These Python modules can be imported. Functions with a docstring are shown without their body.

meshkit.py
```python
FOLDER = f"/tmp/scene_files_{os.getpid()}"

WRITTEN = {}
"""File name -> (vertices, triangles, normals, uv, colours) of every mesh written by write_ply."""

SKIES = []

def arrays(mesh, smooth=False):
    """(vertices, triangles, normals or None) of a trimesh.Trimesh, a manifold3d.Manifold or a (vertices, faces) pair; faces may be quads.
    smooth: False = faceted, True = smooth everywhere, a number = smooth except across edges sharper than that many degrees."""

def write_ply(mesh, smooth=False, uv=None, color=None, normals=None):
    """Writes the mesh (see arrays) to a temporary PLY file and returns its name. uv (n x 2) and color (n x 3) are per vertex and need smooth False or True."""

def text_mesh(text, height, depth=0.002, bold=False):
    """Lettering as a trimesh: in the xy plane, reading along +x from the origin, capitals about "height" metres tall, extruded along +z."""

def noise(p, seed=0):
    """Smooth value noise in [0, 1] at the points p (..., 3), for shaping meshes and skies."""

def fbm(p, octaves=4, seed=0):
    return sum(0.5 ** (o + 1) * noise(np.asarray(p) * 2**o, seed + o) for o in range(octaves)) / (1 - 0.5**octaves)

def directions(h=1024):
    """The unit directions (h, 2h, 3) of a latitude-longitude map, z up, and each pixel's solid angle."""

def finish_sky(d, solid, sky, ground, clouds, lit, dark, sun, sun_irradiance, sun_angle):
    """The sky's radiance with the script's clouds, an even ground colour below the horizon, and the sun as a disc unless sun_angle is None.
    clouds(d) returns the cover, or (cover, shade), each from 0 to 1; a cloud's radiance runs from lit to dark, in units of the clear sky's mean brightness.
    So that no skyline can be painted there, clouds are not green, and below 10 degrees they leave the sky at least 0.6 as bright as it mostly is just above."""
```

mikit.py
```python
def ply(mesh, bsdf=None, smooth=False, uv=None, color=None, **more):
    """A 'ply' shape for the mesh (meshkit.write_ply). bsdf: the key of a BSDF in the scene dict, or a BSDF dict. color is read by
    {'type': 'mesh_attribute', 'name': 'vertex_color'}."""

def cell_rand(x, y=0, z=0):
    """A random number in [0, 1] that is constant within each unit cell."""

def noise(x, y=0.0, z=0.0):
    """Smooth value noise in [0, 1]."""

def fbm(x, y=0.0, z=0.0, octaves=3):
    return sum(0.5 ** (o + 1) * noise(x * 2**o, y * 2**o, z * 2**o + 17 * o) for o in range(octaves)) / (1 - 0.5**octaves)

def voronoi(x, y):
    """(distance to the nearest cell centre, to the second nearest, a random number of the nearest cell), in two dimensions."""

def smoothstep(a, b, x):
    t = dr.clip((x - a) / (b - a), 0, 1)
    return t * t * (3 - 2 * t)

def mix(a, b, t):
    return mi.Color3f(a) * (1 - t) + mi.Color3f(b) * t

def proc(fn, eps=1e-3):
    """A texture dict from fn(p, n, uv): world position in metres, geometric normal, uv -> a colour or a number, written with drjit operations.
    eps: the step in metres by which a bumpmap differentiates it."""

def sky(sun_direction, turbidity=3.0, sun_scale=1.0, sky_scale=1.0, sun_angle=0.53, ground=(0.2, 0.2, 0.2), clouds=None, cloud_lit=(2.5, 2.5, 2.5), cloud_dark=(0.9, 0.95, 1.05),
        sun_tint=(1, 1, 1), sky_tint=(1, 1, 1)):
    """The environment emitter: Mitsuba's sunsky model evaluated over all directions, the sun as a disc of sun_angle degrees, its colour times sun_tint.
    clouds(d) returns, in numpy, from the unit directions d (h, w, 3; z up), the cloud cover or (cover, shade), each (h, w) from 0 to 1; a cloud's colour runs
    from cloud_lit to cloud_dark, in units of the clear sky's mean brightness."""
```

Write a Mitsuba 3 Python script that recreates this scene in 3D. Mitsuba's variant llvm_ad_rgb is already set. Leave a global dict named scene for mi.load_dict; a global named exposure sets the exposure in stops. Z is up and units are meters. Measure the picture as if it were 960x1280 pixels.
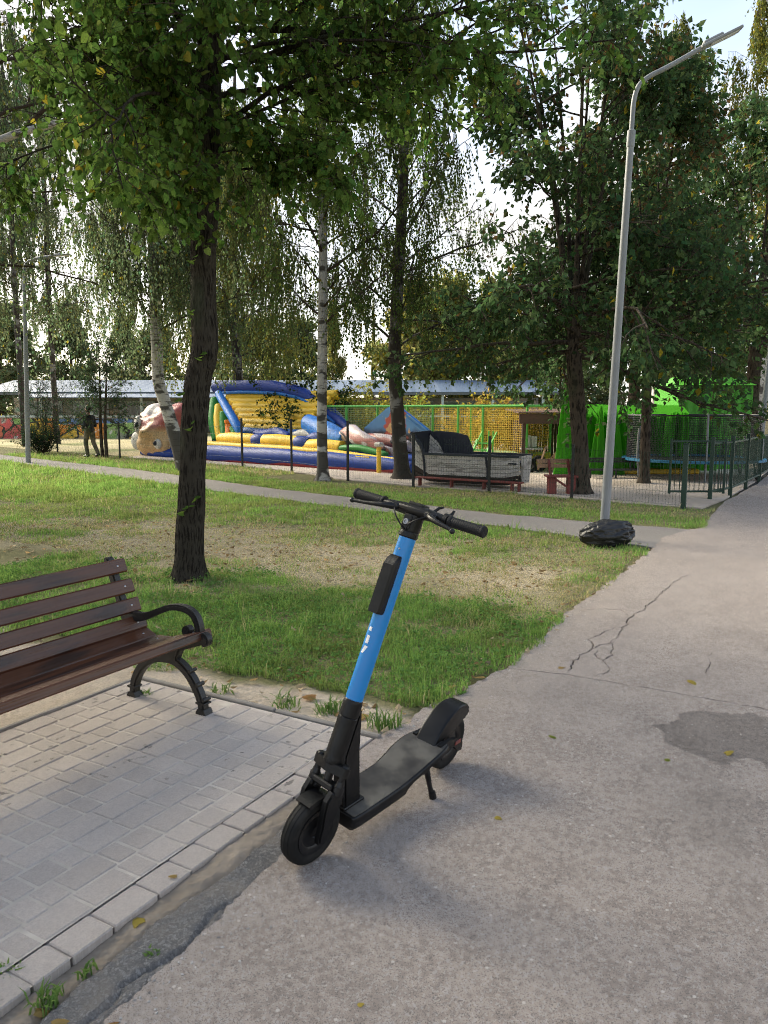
import math
import numpy as np, trimesh, mitsuba as mi, drjit as dr
import manifold3d as m3
import shapely
from shapely.geometry import Polygon, LineString, Point
import mikit, meshkit
from mikit import proc, noise, fbm, voronoi, cell_rand, smoothstep, mix

T = mi.ScalarTransform4f
scene, labels = {}, {}

# ------------------------------------------------------------------ camera, sky, exposure
YAW = 29.8                                     # the view turns 29.8 degrees left of the path's direction (+y)
CY, SY = math.cos(math.radians(YAW)), math.sin(math.radians(YAW))
PITCH = math.atan(130 / 961)
EYE = np.array([0, 0, 1.55])
LOOK = np.array([-SY * math.cos(PITCH), CY * math.cos(PITCH), -math.sin(PITCH)])
scene['camera'] = {'type': 'perspective', 'fov': 53.09, 'fov_axis': 'x', 'near_clip': 0.05, 'far_clip': 2000.0,
                   'to_world': T().look_at(origin=EYE.tolist(), target=(EYE + LOOK).tolist(), up=[0, 0, 1])}


def cloud_cover(d):
    q = d / np.maximum(d[..., 2:3] + 0.25, 0.12)
    a = meshkit.fbm(q * np.array([1.1, 1.1, 1.0]) + 3.7, 5, seed=4)
    c = np.clip((a - 0.44) / 0.20, 0, 1)
    low = np.clip((0.50 - d[..., 2]) / 0.40, 0, 1) * 0.55      # thin milky cloud that thickens towards the horizon all round
    return np.maximum(np.maximum(c, low), 0.12), np.clip(meshkit.fbm(q * 2.0 + 9.1, 4, seed=8) * 0.7 - 0.2, 0, 1)


scene['daylight'] = mikit.sky((-0.86, 0.13, 0.52), turbidity=3.5, sun_scale=0.78, sky_scale=0.85, clouds=cloud_cover, sun_angle=32.0, sky_tint=(1.22, 1.0, 0.87), sun_tint=(0.86, 1.0, 1.18),
                              cloud_lit=(1.35, 1.31, 1.27), cloud_dark=(1.0, 0.98, 0.96), ground=(0.16, 0.15, 0.12))
exposure = 3.85

# ------------------------------------------------------------------ helpers


def rng_(s):
    return np.random.default_rng(s)


def tm(v, f):
    return trimesh.Trimesh(np.asarray(v, float), np.asarray(f, int), process=False)


def quads(f):
    f = np.asarray(f, int)
    return np.vstack([f[:, [0, 1, 2]], f[:, [0, 2, 3]]])


def join(ms):
    return trimesh.util.concatenate([m for m in ms if m is not None and len(m.faces)])


def xf(mesh, m):
    r = mesh.copy()
    r.apply_transform(m)
    return r


def mat(loc=(0, 0, 0), rx=0, ry=0, rz=0, s=1):
    a, b, c = map(math.radians, (rx, ry, rz))
    X = np.array([[1, 0, 0], [0, math.cos(a), -math.sin(a)], [0, math.sin(a), math.cos(a)]])
    Y = np.array([[math.cos(b), 0, math.sin(b)], [0, 1, 0], [-math.sin(b), 0, math.cos(b)]])
    Z = np.array([[math.cos(c), -math.sin(c), 0], [math.sin(c), math.cos(c), 0], [0, 0, 1]])
    r = np.eye(4)
    r[:3, :3] = Z @ Y @ X * (np.diag(s) if np.ndim(s) else s)
    r[:3, 3] = loc
    return r


def frame(o, x, y, z):
    r = np.eye(4)
    r[:3, 0], r[:3, 1], r[:3, 2], r[:3, 3] = x, y, z, o
    return r


def unit(a):
    a = np.asarray(a, float)
    return a / np.maximum(np.linalg.norm(a, axis=-1, keepdims=True), 1e-12)


def V(u, d, z=0.0):
    """From view axes (u metres to the side, d metres ahead) to world metres."""
    return np.array([u * CY - d * SY, u * SY + d * CY, z])


def man(m):
    q = m.to_mesh()
    return tm(q.vert_properties[:, :3], q.tri_verts)


def hull(p):
    return man(m3.Manifold.hull_points(np.asarray(p, float)))


def box(c, s, ch=0.0):
    """A box about c with edge lengths s, its edges chamfered by ch."""
    s = np.asarray(s, float) / 2
    ch = min(ch, 0.45 * s.min())
    p = []
    for sx in (-1, 1):
        for sy in (-1, 1):
            for sz in (-1, 1):
                k = np.array([sx, sy, sz]) * s
                if ch <= 0:
                    p.append(k)
                else:
                    for a in range(3):
                        q = k - np.array([sx, sy, sz]) * ch
                        q[a] = k[a]
                        p.append(q)
    return hull(np.array(p) + np.asarray(c, float))


def bar(a, b, w, h, ch=0.0, up=(0, 0, 1)):
    """A straight bar from a to b, w wide and h high."""
    a, b = np.asarray(a, float), np.asarray(b, float)
    x = unit(b - a)
    up = np.asarray(up, float)
    if abs(x @ unit(up)) > 0.98:
        up = np.array([1.0, 0, 0])
    y = unit(np.cross(up, x))
    return xf(box((0, 0, 0), (np.linalg.norm(b - a), w, h), ch), frame((a + b) / 2, x, y, np.cross(x, y)))


def tubes(P, R, sides=6, cap=False):
    """Many polylines P (k, n, 3) with radii R (k, n) as one mesh of tubes."""
    P, R = np.asarray(P, float), np.asarray(R, float)
    k, n, _ = P.shape
    t = unit(np.gradient(P, axis=1))
    ref = np.where(np.abs(unit(P[:, -1] - P[:, 0])[:, 2:]) < 0.9, [0, 0, 1.0], [1.0, 0, 0])[:, None, :]
    a = unit(np.cross(t, ref + 0 * t))
    b = np.cross(t, a)
    ang = np.arange(sides) * 2 * math.pi / sides
    v = P[:, :, None] + R[:, :, None, None] * (np.cos(ang)[:, None] * a[:, :, None] + np.sin(ang)[:, None] * b[:, :, None])
    i, j = np.meshgrid(np.arange(n - 1), np.arange(sides), indexing='ij')
    q = np.stack([i * sides + j, i * sides + (j + 1) % sides, (i + 1) * sides + (j + 1) % sides, (i + 1) * sides + j], -1).reshape(-1, 4)
    f = quads(q)
    f = (f[None] + (np.arange(k) * n * sides)[:, None, None]).reshape(-1, 3)
    v = v.reshape(-1, 3)
    if cap:
        c0 = np.arange(1, sides - 1)
        one = np.stack([0 * c0, c0 + 1, c0], 1)
        end = np.stack([0 * c0, c0, c0 + 1], 1) + (n - 1) * sides
        both = np.vstack([one, end])
        f = np.vstack([f, (both[None] + (np.arange(k) * n * sides)[:, None, None]).reshape(-1, 3)])
    return tm(v, f)


def tube(pts, r, sides=8, cap=True, sm=0):
    """A polyline as a round bar; sm > 0 rounds its corners by that many subdivisions."""
    p = np.asarray(pts, float)
    r = np.broadcast_to(r, (len(p),)).astype(float)
    for _ in range(sm):
        q, s = [p[0]], [r[0]]
        for i in range(len(p) - 1):
            q += [0.75 * p[i] + 0.25 * p[i + 1], 0.25 * p[i] + 0.75 * p[i + 1]]
            s += [0.75 * r[i] + 0.25 * r[i + 1], 0.25 * r[i] + 0.75 * r[i + 1]]
        p, r = np.array(q + [p[-1]]), np.array(s + [r[-1]])
    return tubes(p[None], r[None], sides, cap)


def lathe(prof, n=24):
    """A profile of (radius, z) turned round the z axis."""
    p = np.asarray(prof, float)
    ang = np.arange(n) * 2 * math.pi / n
    v = np.stack([p[:, 0, None] * np.cos(ang), p[:, 0, None] * np.sin(ang), np.repeat(p[:, 1, None], n, 1)], -1).reshape(-1, 3)
    i, j = np.meshgrid(np.arange(len(p) - 1), np.arange(n), indexing='ij')
    q = np.stack([i * n + j, i * n + (j + 1) % n, (i + 1) * n + (j + 1) % n, (i + 1) * n + j], -1).reshape(-1, 4)
    return tm(v, quads(q))


def extrude(poly, h):
    """A shapely polygon or a list of points, extruded by h along +z."""
    poly = poly if hasattr(poly, 'geom_type') else Polygon(poly)
    return join([trimesh.creation.extrude_polygon(g, h, engine='earcut') for g in getattr(poly, 'geoms', [poly]) if g.area > 1e-9])


def blob(parts, edge=0.03, smooth=8):
    """A union of hulls of spheres: parts is a list of lists of (centre, radius)."""
    ms = []
    for chain in parts:
        p = []
        for c, r in chain:
            s = trimesh.creation.icosphere(subdivisions=2, radius=r)
            p.append(np.array(s.vertices) + np.asarray(c, float))
        ms.append(m3.Manifold.hull_points(np.vstack(p)))
    u = m3.Manifold.batch_boolean(ms, m3.OpType.Add).refine_to_length(edge)
    m = man(u)
    m = trimesh.Trimesh(m.vertices, m.faces, process=True)
    if smooth:
        trimesh.smoothing.filter_taubin(m, iterations=smooth)
    return m


def ribbon(pts, w, t, up=(0, 0, 1)):
    """A flat strap along a polyline, w wide across and t thick."""
    p = np.asarray(pts, float)
    return join([bar(p[i], p[i + 1], w, t, 0, up) for i in range(len(p) - 1)])


used = {}


def nk(name, parent=None):
    key = name if parent is None else parent + '__' + name
    n = used.get(key, 0)
    used[key] = n + 1
    return key if n == 0 else f'{key}_{n:03d}'


def tell(key, label=None, cat=None, group=None, kind=None):
    d = {k: v for k, v in (('label', label), ('category', cat), ('group', group), ('kind', kind)) if v}
    if d:
        labels[key] = d


def thing(name, label, cat, group=None):
    key = nk(name)
    tell(key, label, cat, group)
    return key


def part(parent, name, mesh, bsdf, smooth=False, label=None, kind=None, **more):
    key = nk(name, parent)
    scene[key] = mikit.ply(mesh, bsdf, smooth, **more)
    tell(key, label, None, None, kind)
    return key


def single(name, mesh, bsdf, label, cat, group=None, smooth=False, kind=None, **more):
    key = nk(name)
    scene[key] = mikit.ply(mesh, bsdf, smooth, **more)
    tell(key, label, cat, group, kind)
    return key


def struct(name, mesh, bsdf, smooth=False, label=None, **more):
    key = nk(name)
    scene[key] = mikit.ply(mesh, bsdf, smooth, **more)
    labels[key] = {'kind': 'structure', **({'label': label} if label else {})}
    return key


# ------------------------------------------------------------------ materials
def prin(name, color, rough=0.6, metal=0.0, spec=0.5, coat=0.0, sheen=0.0, bump=None, two=True, eps=1e-3):
    col = proc(color) if callable(color) else {'type': 'rgb', 'value': list(color)}
    b = {'type': 'principled', 'base_color': col, 'roughness': proc(rough) if callable(rough) else rough, 'metallic': metal, 'specular': spec}
    if coat:
        b['clearcoat'], b['clearcoat_gloss'] = coat, 0.85
    if bump:
        fn, sc = bump
        b = {'type': 'bumpmap', 'texture': proc(fn, eps), 'scale': sc, 'bsdf': b}
    scene[name] = {'type': 'twosided', 'bsdf': b} if two else b
    return name


def leafmat(name, dt=0.9, rough=0.55, col=None):
    scene[name] = {'type': 'principledthin', 'base_color': {'type': 'mesh_attribute', 'name': 'vertex_color'} if col is None else proc(col),
                   'roughness': rough, 'diff_trans': dt, 'spec_trans': 0.0, 'eta': 1.4}
    return name


def C3(r, g, b):
    return mi.Color3f(r, g, b)


def asphalt_col(p, n, uv):
    big = fbm(p.x * 0.9, p.y * 0.9, 3.0, 4)
    mid = fbm(p.x * 7, p.y * 7, 1.0, 3)
    fine = noise(p.x * 170, p.y * 170, 0.0)
    grit = noise(p.x * 420, p.y * 420, 5.0)
    c = mix(mix(C3(0.222, 0.184, 0.160), C3(0.305, 0.258, 0.226), smoothstep(0.3, 0.7, big * 0.2 + mid * 0.35 + noise(p.x * 58, p.y * 58, 7.0) * 0.45)), C3(0.38, 0.35, 0.33), smoothstep(0.55, 0.85, fine) * 0.5)
    c = mix(c, C3(0.07, 0.062, 0.058), smoothstep(0.58, 0.85, grit) * 0.6)
    d, _, w = voronoi(p.x * 24, p.y * 24)
    c = mix(c, C3(0.5, 0.46, 0.42), smoothstep(0.16, 0.08, d) * smoothstep(0.90, 0.94, w) * 0.75)
    # dried spill in front of the right-hand edge, with a ragged rim, and smaller old stains
    e = fbm(p.x * 5, p.y * 5, 2.0, 4)
    s1 = dr.sqrt(dr.square((p.x + 0.22) / 0.40) + dr.square((p.y - 3.88) / 0.36))
    s1 = smoothstep(1.06, 0.98, s1 + (e - 0.5) * 1.3)
    s2 = dr.sqrt(dr.square((p.x + 0.30) / 0.34) + dr.square((p.y - 3.15) / 0.42))
    s2 = smoothstep(0.9, 0.2, s2 + (e - 0.5) * 2.2) * 0.35
    s3 = smoothstep(0.62, 0.80, fbm(p.x * 2.6 + 9, p.y * 2.6, 4.0, 4)) * 0.08
    c = c * (1 - 0.36 * s1) * (1 - 0.5 * s2) * (1 - s3)
    dust = smoothstep(0.45, 0.75, fbm(p.x * 0.5 + 4, p.y * 0.35, 8.0, 3)) * 0.30
    edge = smoothstep(-1.15, -1.6, p.x) * smoothstep(3.0, 3.6, p.y) * 0.5
    return mix(c, C3(0.33, 0.27, 0.215), dust * 0.15 + edge * fbm(p.x * 6, p.y * 6, 1.5, 3))


def asphalt_bump(p, n, uv):
    return noise(p.x * 150, p.y * 150, 0.0) * 0.6 + noise(p.x * 320, p.y * 320, 4.0) * 0.4


prin('mat_asphalt', asphalt_col, 0.86, spec=0.3, bump=(asphalt_bump, 0.0035))


def rough_col(p, n, uv):
    d, e, w = voronoi(p.x * 120, p.y * 120)
    f = fbm(p.x * 9, p.y * 9, 2.0, 3)
    w = w * 0.6 + 0.4 * noise(p.x * 260, p.y * 260, 3.0)
    c = mix(C3(0.115, 0.107, 0.100), C3(0.34, 0.315, 0.29), w * w * 1.1 + f * 0.25)
    c = mix(c, C3(0.07, 0.065, 0.06), smoothstep(0.10, 0.0, e - d) * 0.6)
    return mix(c, C3(0.23, 0.19, 0.15), smoothstep(0.5, 0.75, f) * 0.35)


def rough_bump(p, n, uv):
    d, e, w = voronoi(p.x * 120, p.y * 120)
    return smoothstep(0.0, 0.3, e - d) * (0.4 + 0.6 * w)


prin('mat_old_asphalt', rough_col, 0.85, spec=0.3, bump=(rough_bump, 0.006))


def soil_col(p, n, uv):
    f = fbm(p.x * 2.5, p.y * 2.5, 1.0, 4)
    g = noise(p.x * 120, p.y * 120, 0.0)
    h = noise(p.x * 38, p.y * 38, 2.0)
    return mix(mix(C3(0.17, 0.138, 0.105), C3(0.30, 0.25, 0.20), f), C3(0.42, 0.36, 0.30), g * 0.35 * h)


def lawn_col(p, n, uv):
    """Trodden sand beside the pad, straw-coloured dry turf in the middle of the lawn, dark soil under the green."""
    w = fbm(p.x * 1.3, p.y * 1.3, 5.0, 4)
    f = fbm(p.x * 6, p.y * 6, 1.0, 3)
    g = noise(p.x * 130, p.y * 130, 0.0)
    sand = mix(C3(0.34, 0.275, 0.205), C3(0.47, 0.40, 0.315), f) * (0.82 + 0.3 * g)
    soil = mix(C3(0.115, 0.115, 0.05), C3(0.19, 0.17, 0.09), f) * (0.75 + 0.4 * g)
    straw = mix(C3(0.27, 0.22, 0.14), C3(0.42, 0.35, 0.235), f) * (0.75 + 0.4 * g)
    y0 = 3.30 + (w - 0.5) * 0.55
    by_pad = smoothstep(0.07, -0.05, p.y - y0) * smoothstep(-60.0, -59.0, p.x)
    dx, dy = (p.x + 5.6) / 4.2, (p.y - 6.6) / 1.6
    dry = smoothstep(1.45, 0.35, dr.sqrt(dx * dx + dy * dy) + (w - 0.5) * 1.9 + (f - 0.5) * 0.6)
    return mix(mix(soil, straw, dry), sand, by_pad)


prin('mat_soil', soil_col, 0.95, spec=0.1, bump=(lambda p, n, uv: fbm(p.x * 40, p.y * 40, 0.0, 3), 0.012))
prin('mat_lawn', lawn_col, 0.95, spec=0.1, bump=(lambda p, n, uv: fbm(p.x * 45, p.y * 45, 0.0, 3), 0.012))


def paver_col(p, n, uv):
    r = cell_rand(dr.floor((p.x + 1.762) / 0.125), dr.floor(p.y / 0.085))
    f = fbm(p.x * 3, p.y * 3, 1.0, 4)
    g = noise(p.x * 260, p.y * 260, 0.0)
    k = noise(p.x * 90, p.y * 90, 3.0)
    c = mix(C3(0.335, 0.290, 0.256), C3(0.44, 0.388, 0.347), f * 0.7 + k * 0.3) * (0.9 + 0.16 * g)
    return mix(c, C3(0.09, 0.083, 0.077), smoothstep(0.70, 0.82, fbm(p.x * 26, p.y * 26, 6.0, 3)) * smoothstep(0.45, 0.6, fbm(p.x * 3, p.y * 3, 2.0, 2)) * 0.7)


for i, t in enumerate((0.95, 1.0, 1.05)):
    prin(f'mat_paver_{i}', (lambda t: lambda p, n, uv: paver_col(p, n, uv) * t)(t), 0.88, spec=0.25, bump=(lambda p, n, uv: noise(p.x * 200, p.y * 200, 0.0) + 0.6 * fbm(p.x * 30, p.y * 30, 1.0, 2), 0.0022))
prin('mat_kerb', lambda p, n, uv: mix(C3(0.17, 0.155, 0.14), C3(0.29, 0.265, 0.24), fbm(p.x * 9, p.y * 9, p.z * 9, 3)), 0.9, spec=0.2)
prin('mat_side_path', lambda p, n, uv: mix(mix(C3(0.15, 0.135, 0.122), C3(0.22, 0.20, 0.182), fbm(p.x * 1.2, p.y * 1.2, 0.0, 4)), C3(0.30, 0.27, 0.24), noise(p.x * 90, p.y * 90, 0.0) * 0.35), 0.9, spec=0.2,
     bump=(asphalt_bump, 0.003))
prin('mat_yard', lambda p, n, uv: mix(mix(C3(0.33, 0.28, 0.235), C3(0.48, 0.41, 0.345), fbm(p.x * 1.4, p.y * 1.4, 0.0, 4)), C3(0.22, 0.18, 0.14), smoothstep(0.55, 0.75, fbm(p.x * 0.8 + 5, p.y * 0.8, 3.0, 4)) * 0.5), 0.92, spec=0.2)
prin('mat_dry_field', lambda p, n, uv: mix(mix(C3(0.30, 0.25, 0.13), C3(0.40, 0.34, 0.20), fbm(p.x * 0.6, p.y * 0.6, 0.0, 4)), C3(0.13, 0.15, 0.05), smoothstep(0.5, 0.7, fbm(p.x * 0.35, p.y * 0.35, 2.0, 3)) * 0.7), 0.95, spec=0.1)
prin('mat_far_ground', lambda p, n, uv: mix(C3(0.09, 0.11, 0.04), C3(0.19, 0.17, 0.09), fbm(p.x * 0.3, p.y * 0.3, 0.0, 4)), 0.95, spec=0.1)


def bark_col(dark, light, sx=26.0, sz=5.0):
    def f(p, n, uv):
        w = fbm(p.x * 7, p.y * 7, p.z * 2.5, 2)
        a = 1 - dr.abs(2 * fbm(p.x * sx + w * 3, p.y * sx + w * 3, p.z * sz, 3) - 1) * 1.9
        a = a * 0.7 + 0.3 * noise(p.x * 110, p.y * 110, p.z * 45)
        b = fbm(p.x * 4, p.y * 4, p.z * 2, 3)
        return mix(mix(C3(*dark), C3(*light), smoothstep(0.3, 0.7, a)), C3(0.05, 0.058, 0.035), smoothstep(0.55, 0.75, b) * 0.5)
    return f


prin('mat_lime_bark', bark_col((0.012, 0.009, 0.007), (0.042, 0.036, 0.028), 75.0, 7.0), 0.92, spec=0.2, bump=(lambda p, n, uv: dr.abs(2 * fbm(p.x * 75 + 3 * fbm(p.x * 7, p.y * 7, p.z * 2.5, 2), p.y * 75, p.z * 7.0, 3) - 1), 0.03), eps=2e-3)
prin('mat_dark_bark', bark_col((0.018, 0.014, 0.011), (0.07, 0.055, 0.042)), 0.92, spec=0.2)


def birch_col(p, n, uv):
    a = fbm(p.x * 5, p.y * 5, p.z * 2.0, 3)
    lent = smoothstep(0.60, 0.70, fbm(p.x * 6, p.y * 6, p.z * 34, 3))
    patch = smoothstep(0.56, 0.66, fbm(p.x * 3 + 7, p.y * 3, p.z * 4.5, 4) + smoothstep(2.2, 0.6, p.z) * 0.24)
    c = mix(C3(0.33, 0.31, 0.29), C3(0.50, 0.48, 0.45), a)
    c = mix(c, C3(0.06, 0.05, 0.045), lent * 0.85)
    return mix(c, C3(0.045, 0.04, 0.035), patch * 0.92)


prin('mat_birch_bark', birch_col, 0.8, spec=0.25)
prin('mat_old_birch_bark', lambda p, n, uv: mix(birch_col(p, n, uv) * 0.55, C3(0.05, 0.042, 0.036), smoothstep(0.33, 0.5, fbm(p.x * 6, p.y * 6, p.z * 3, 3))), 0.88, spec=0.2)
prin('mat_twig', (0.05, 0.036, 0.026), 0.85, spec=0.2)
leafmat('mat_leaf', 1.15)
leafmat('mat_grass', 0.7, 0.6)

prin('mat_black_plastic', lambda p, n, uv: mix(C3(0.0035, 0.0035, 0.004), C3(0.010, 0.0095, 0.009), smoothstep(0.4, 0.8, fbm(p.x * 16, p.y * 16, p.z * 16, 4))), 0.40, spec=0.32)
prin('mat_black_metal', lambda p, n, uv: mix(C3(0.004, 0.004, 0.005), C3(0.013, 0.012, 0.012), smoothstep(0.4, 0.8, fbm(p.x * 22, p.y * 22, p.z * 22, 4))), 0.38, spec=0.38)
prin('mat_rubber', lambda p, n, uv: mix(C3(0.006, 0.006, 0.006), C3(0.022, 0.020, 0.018), smoothstep(0.40, 0.8, fbm(p.x * 14, p.y * 14, p.z * 14, 4))), 0.75, spec=0.3)
prin('mat_grip', (0.007, 0.007, 0.008), 0.62, spec=0.35)
prin('mat_blue_paint', lambda p, n, uv: mix(C3(0.004, 0.180, 0.48), C3(0.006, 0.200, 0.52), fbm(p.x * 12, p.y * 12, p.z * 12, 3)), 0.36, spec=0.5, coat=0.25)
prin('mat_white_print', (0.78, 0.78, 0.78), 0.5)
prin('mat_steel', (0.40, 0.40, 0.41), 0.35, metal=1.0)
prin('mat_joint_sand', lambda p, n, uv: mix(C3(0.36, 0.32, 0.275), C3(0.50, 0.455, 0.40), fbm(p.x * 20, p.y * 20, 0.0, 3)), 0.95)


def mat_deck(p, n, uv):
    f = fbm(p.x * 9, p.y * 9, 0.0, 4)
    return mix(C3(0.034, 0.032, 0.031), C3(0.125, 0.115, 0.098), smoothstep(0.30, 0.75, f))


prin('mat_deck_mat', mat_deck, 0.7, spec=0.3, bump=(lambda p, n, uv: dr.abs(dr.sin(p.x * 520 + p.y * 230)) * dr.abs(dr.sin(p.y * 520 - p.x * 230)), 0.0016), eps=4e-4)
prin('mat_reflector', (0.14, 0.02, 0.015), 0.25, spec=0.6)


def wood_col(p, n, uv):
    y = p.y * 1.6
    s = fbm(p.x * 60, y, p.z * 60, 3)
    t = noise(p.x * 190, y * 3, p.z * 190)
    c = mix(C3(0.040, 0.012, 0.005), C3(0.105, 0.036, 0.014), s * 0.65 + t * 0.35)
    return mix(c, C3(0.014, 0.007, 0.005), smoothstep(0.50, 0.72, fbm(p.x * 14, p.y * 3, p.z * 14, 3)) * 0.75)


prin('mat_bench_wood', wood_col, 0.40, spec=0.5, coat=0.35, bump=(lambda p, n, uv: noise(p.x * 160, p.y * 5, p.z * 160), 0.0015))
prin('mat_cast_iron', lambda p, n, uv: mix(C3(0.005, 0.005, 0.005), C3(0.016, 0.014, 0.012), fbm(p.x * 25, p.y * 25, p.z * 25, 3)), 0.45, spec=0.5)
prin('mat_galvanised', lambda p, n, uv: mix(C3(0.17, 0.18, 0.19), C3(0.24, 0.25, 0.26), fbm(p.x * 12, p.y * 12, p.z * 4, 3)), 0.5, spec=0.4)
prin('mat_lamp_lens', (0.55, 0.56, 0.58), 0.3)
prin('mat_bin_bag', (0.012, 0.012, 0.013), 0.45, spec=0.5)
prin('mat_fence_green', (0.010, 0.035, 0.022), 0.5)
prin('mat_fence_black', (0.012, 0.013, 0.013), 0.5)
# ------------------------------------------------------------------ ground, lawn, paths, paved pad, yard
SIDE_NEAR = np.array([(-45, 21.0), (-21.5, 14.33), (-12.1, 11.6), (-8.5, 10.62), (-3.52, 9.5), (-2.2, 9.1), (-1.57, 8.9), (2, 8.9)])
SIDE_FAR = np.array([(-45, 22.2), (-24.1, 16.05), (-14.6, 13.65), (-9.06, 11.8), (-3.9, 10.62), (-1.36, 10.45), (2, 10.45)])
FENCE = np.array([(-30, 19.0), (-23.3, 17.65), (-13.5, 15.95), (-8.95, 14.05), (-7.08, 13.54), (-5.43, 13.45), (-1.85, 12.57)])
PATH_EDGE = np.array([(-1.74, 3.03), (-1.69, 3.65), (-1.58, 4.3), (-1.62, 5.6), (-1.60, 7.4), (-1.60, 8.9), (-1.62, 9.7), (-1.42, 10.5), (-1.33, 10.7), (-1.38, 12.4), (-1.40, 14.0), (-1.15, 18.0), (-1.0, 30.0), (-1.0, 70.0)])


def side_near(x): return np.interp(x, SIDE_NEAR[:, 0], SIDE_NEAR[:, 1])
def side_far(x): return np.interp(x, SIDE_FAR[:, 0], SIDE_FAR[:, 1])
def fence_y(x): return np.interp(x, FENCE[:, 0], FENCE[:, 1])
def path_edge(y): return np.interp(y, PATH_EDGE[:, 1], PATH_EDGE[:, 0])


def n2(x, y, s, seed=0, oct=4):
    return meshkit.fbm(np.stack([np.asarray(x) * s, np.asarray(y) * s, 0 * np.asarray(x)], -1), oct, seed)


struct('ground', tm([(-900, -900, -0.12), (900, -900, -0.12), (900, 900, -0.12), (-900, 900, -0.12)], [(0, 1, 2), (0, 2, 3)]), 'mat_far_ground')


def grid(xs, ys, zf, keep=None):
    X, Y = np.meshgrid(xs, ys)
    Z = zf(X, Y)
    n = len(xs)
    i, j = np.meshgrid(np.arange(len(ys) - 1), np.arange(n - 1), indexing='ij')
    q = np.stack([i * n + j, i * n + j + 1, (i + 1) * n + j + 1, (i + 1) * n + j], -1).reshape(-1, 4)
    v = np.stack([X, Y, Z], -1).reshape(-1, 3)
    if keep is not None:
        c = v[q].mean(1)
        q = q[keep(c[:, 0], c[:, 1])]
    return tm(v, quads(q))


def lawn_z(X, Y):
    z = -0.016 + 0.022 * (n2(X, Y, 1.6, 1) - 0.45) + 0.012 * (n2(X, Y, 9, 2) - 0.5)
    lump = np.exp(-((X + 4.94) ** 2 + (Y - 5.06) ** 2) / 0.10) * 0.03
    in_side = (Y > side_near(X) - 0.02) & (Y < side_far(X) + 0.02)
    yard = Y > fence_y(X) + 0.15
    near_path = np.clip((X - (path_edge(Y) - 0.10)) / 0.1, 0, 1) * (Y > 3)
    return np.where(in_side, -0.055, np.where(yard, -0.03, z + lump)) - 0.02 * near_path


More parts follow.
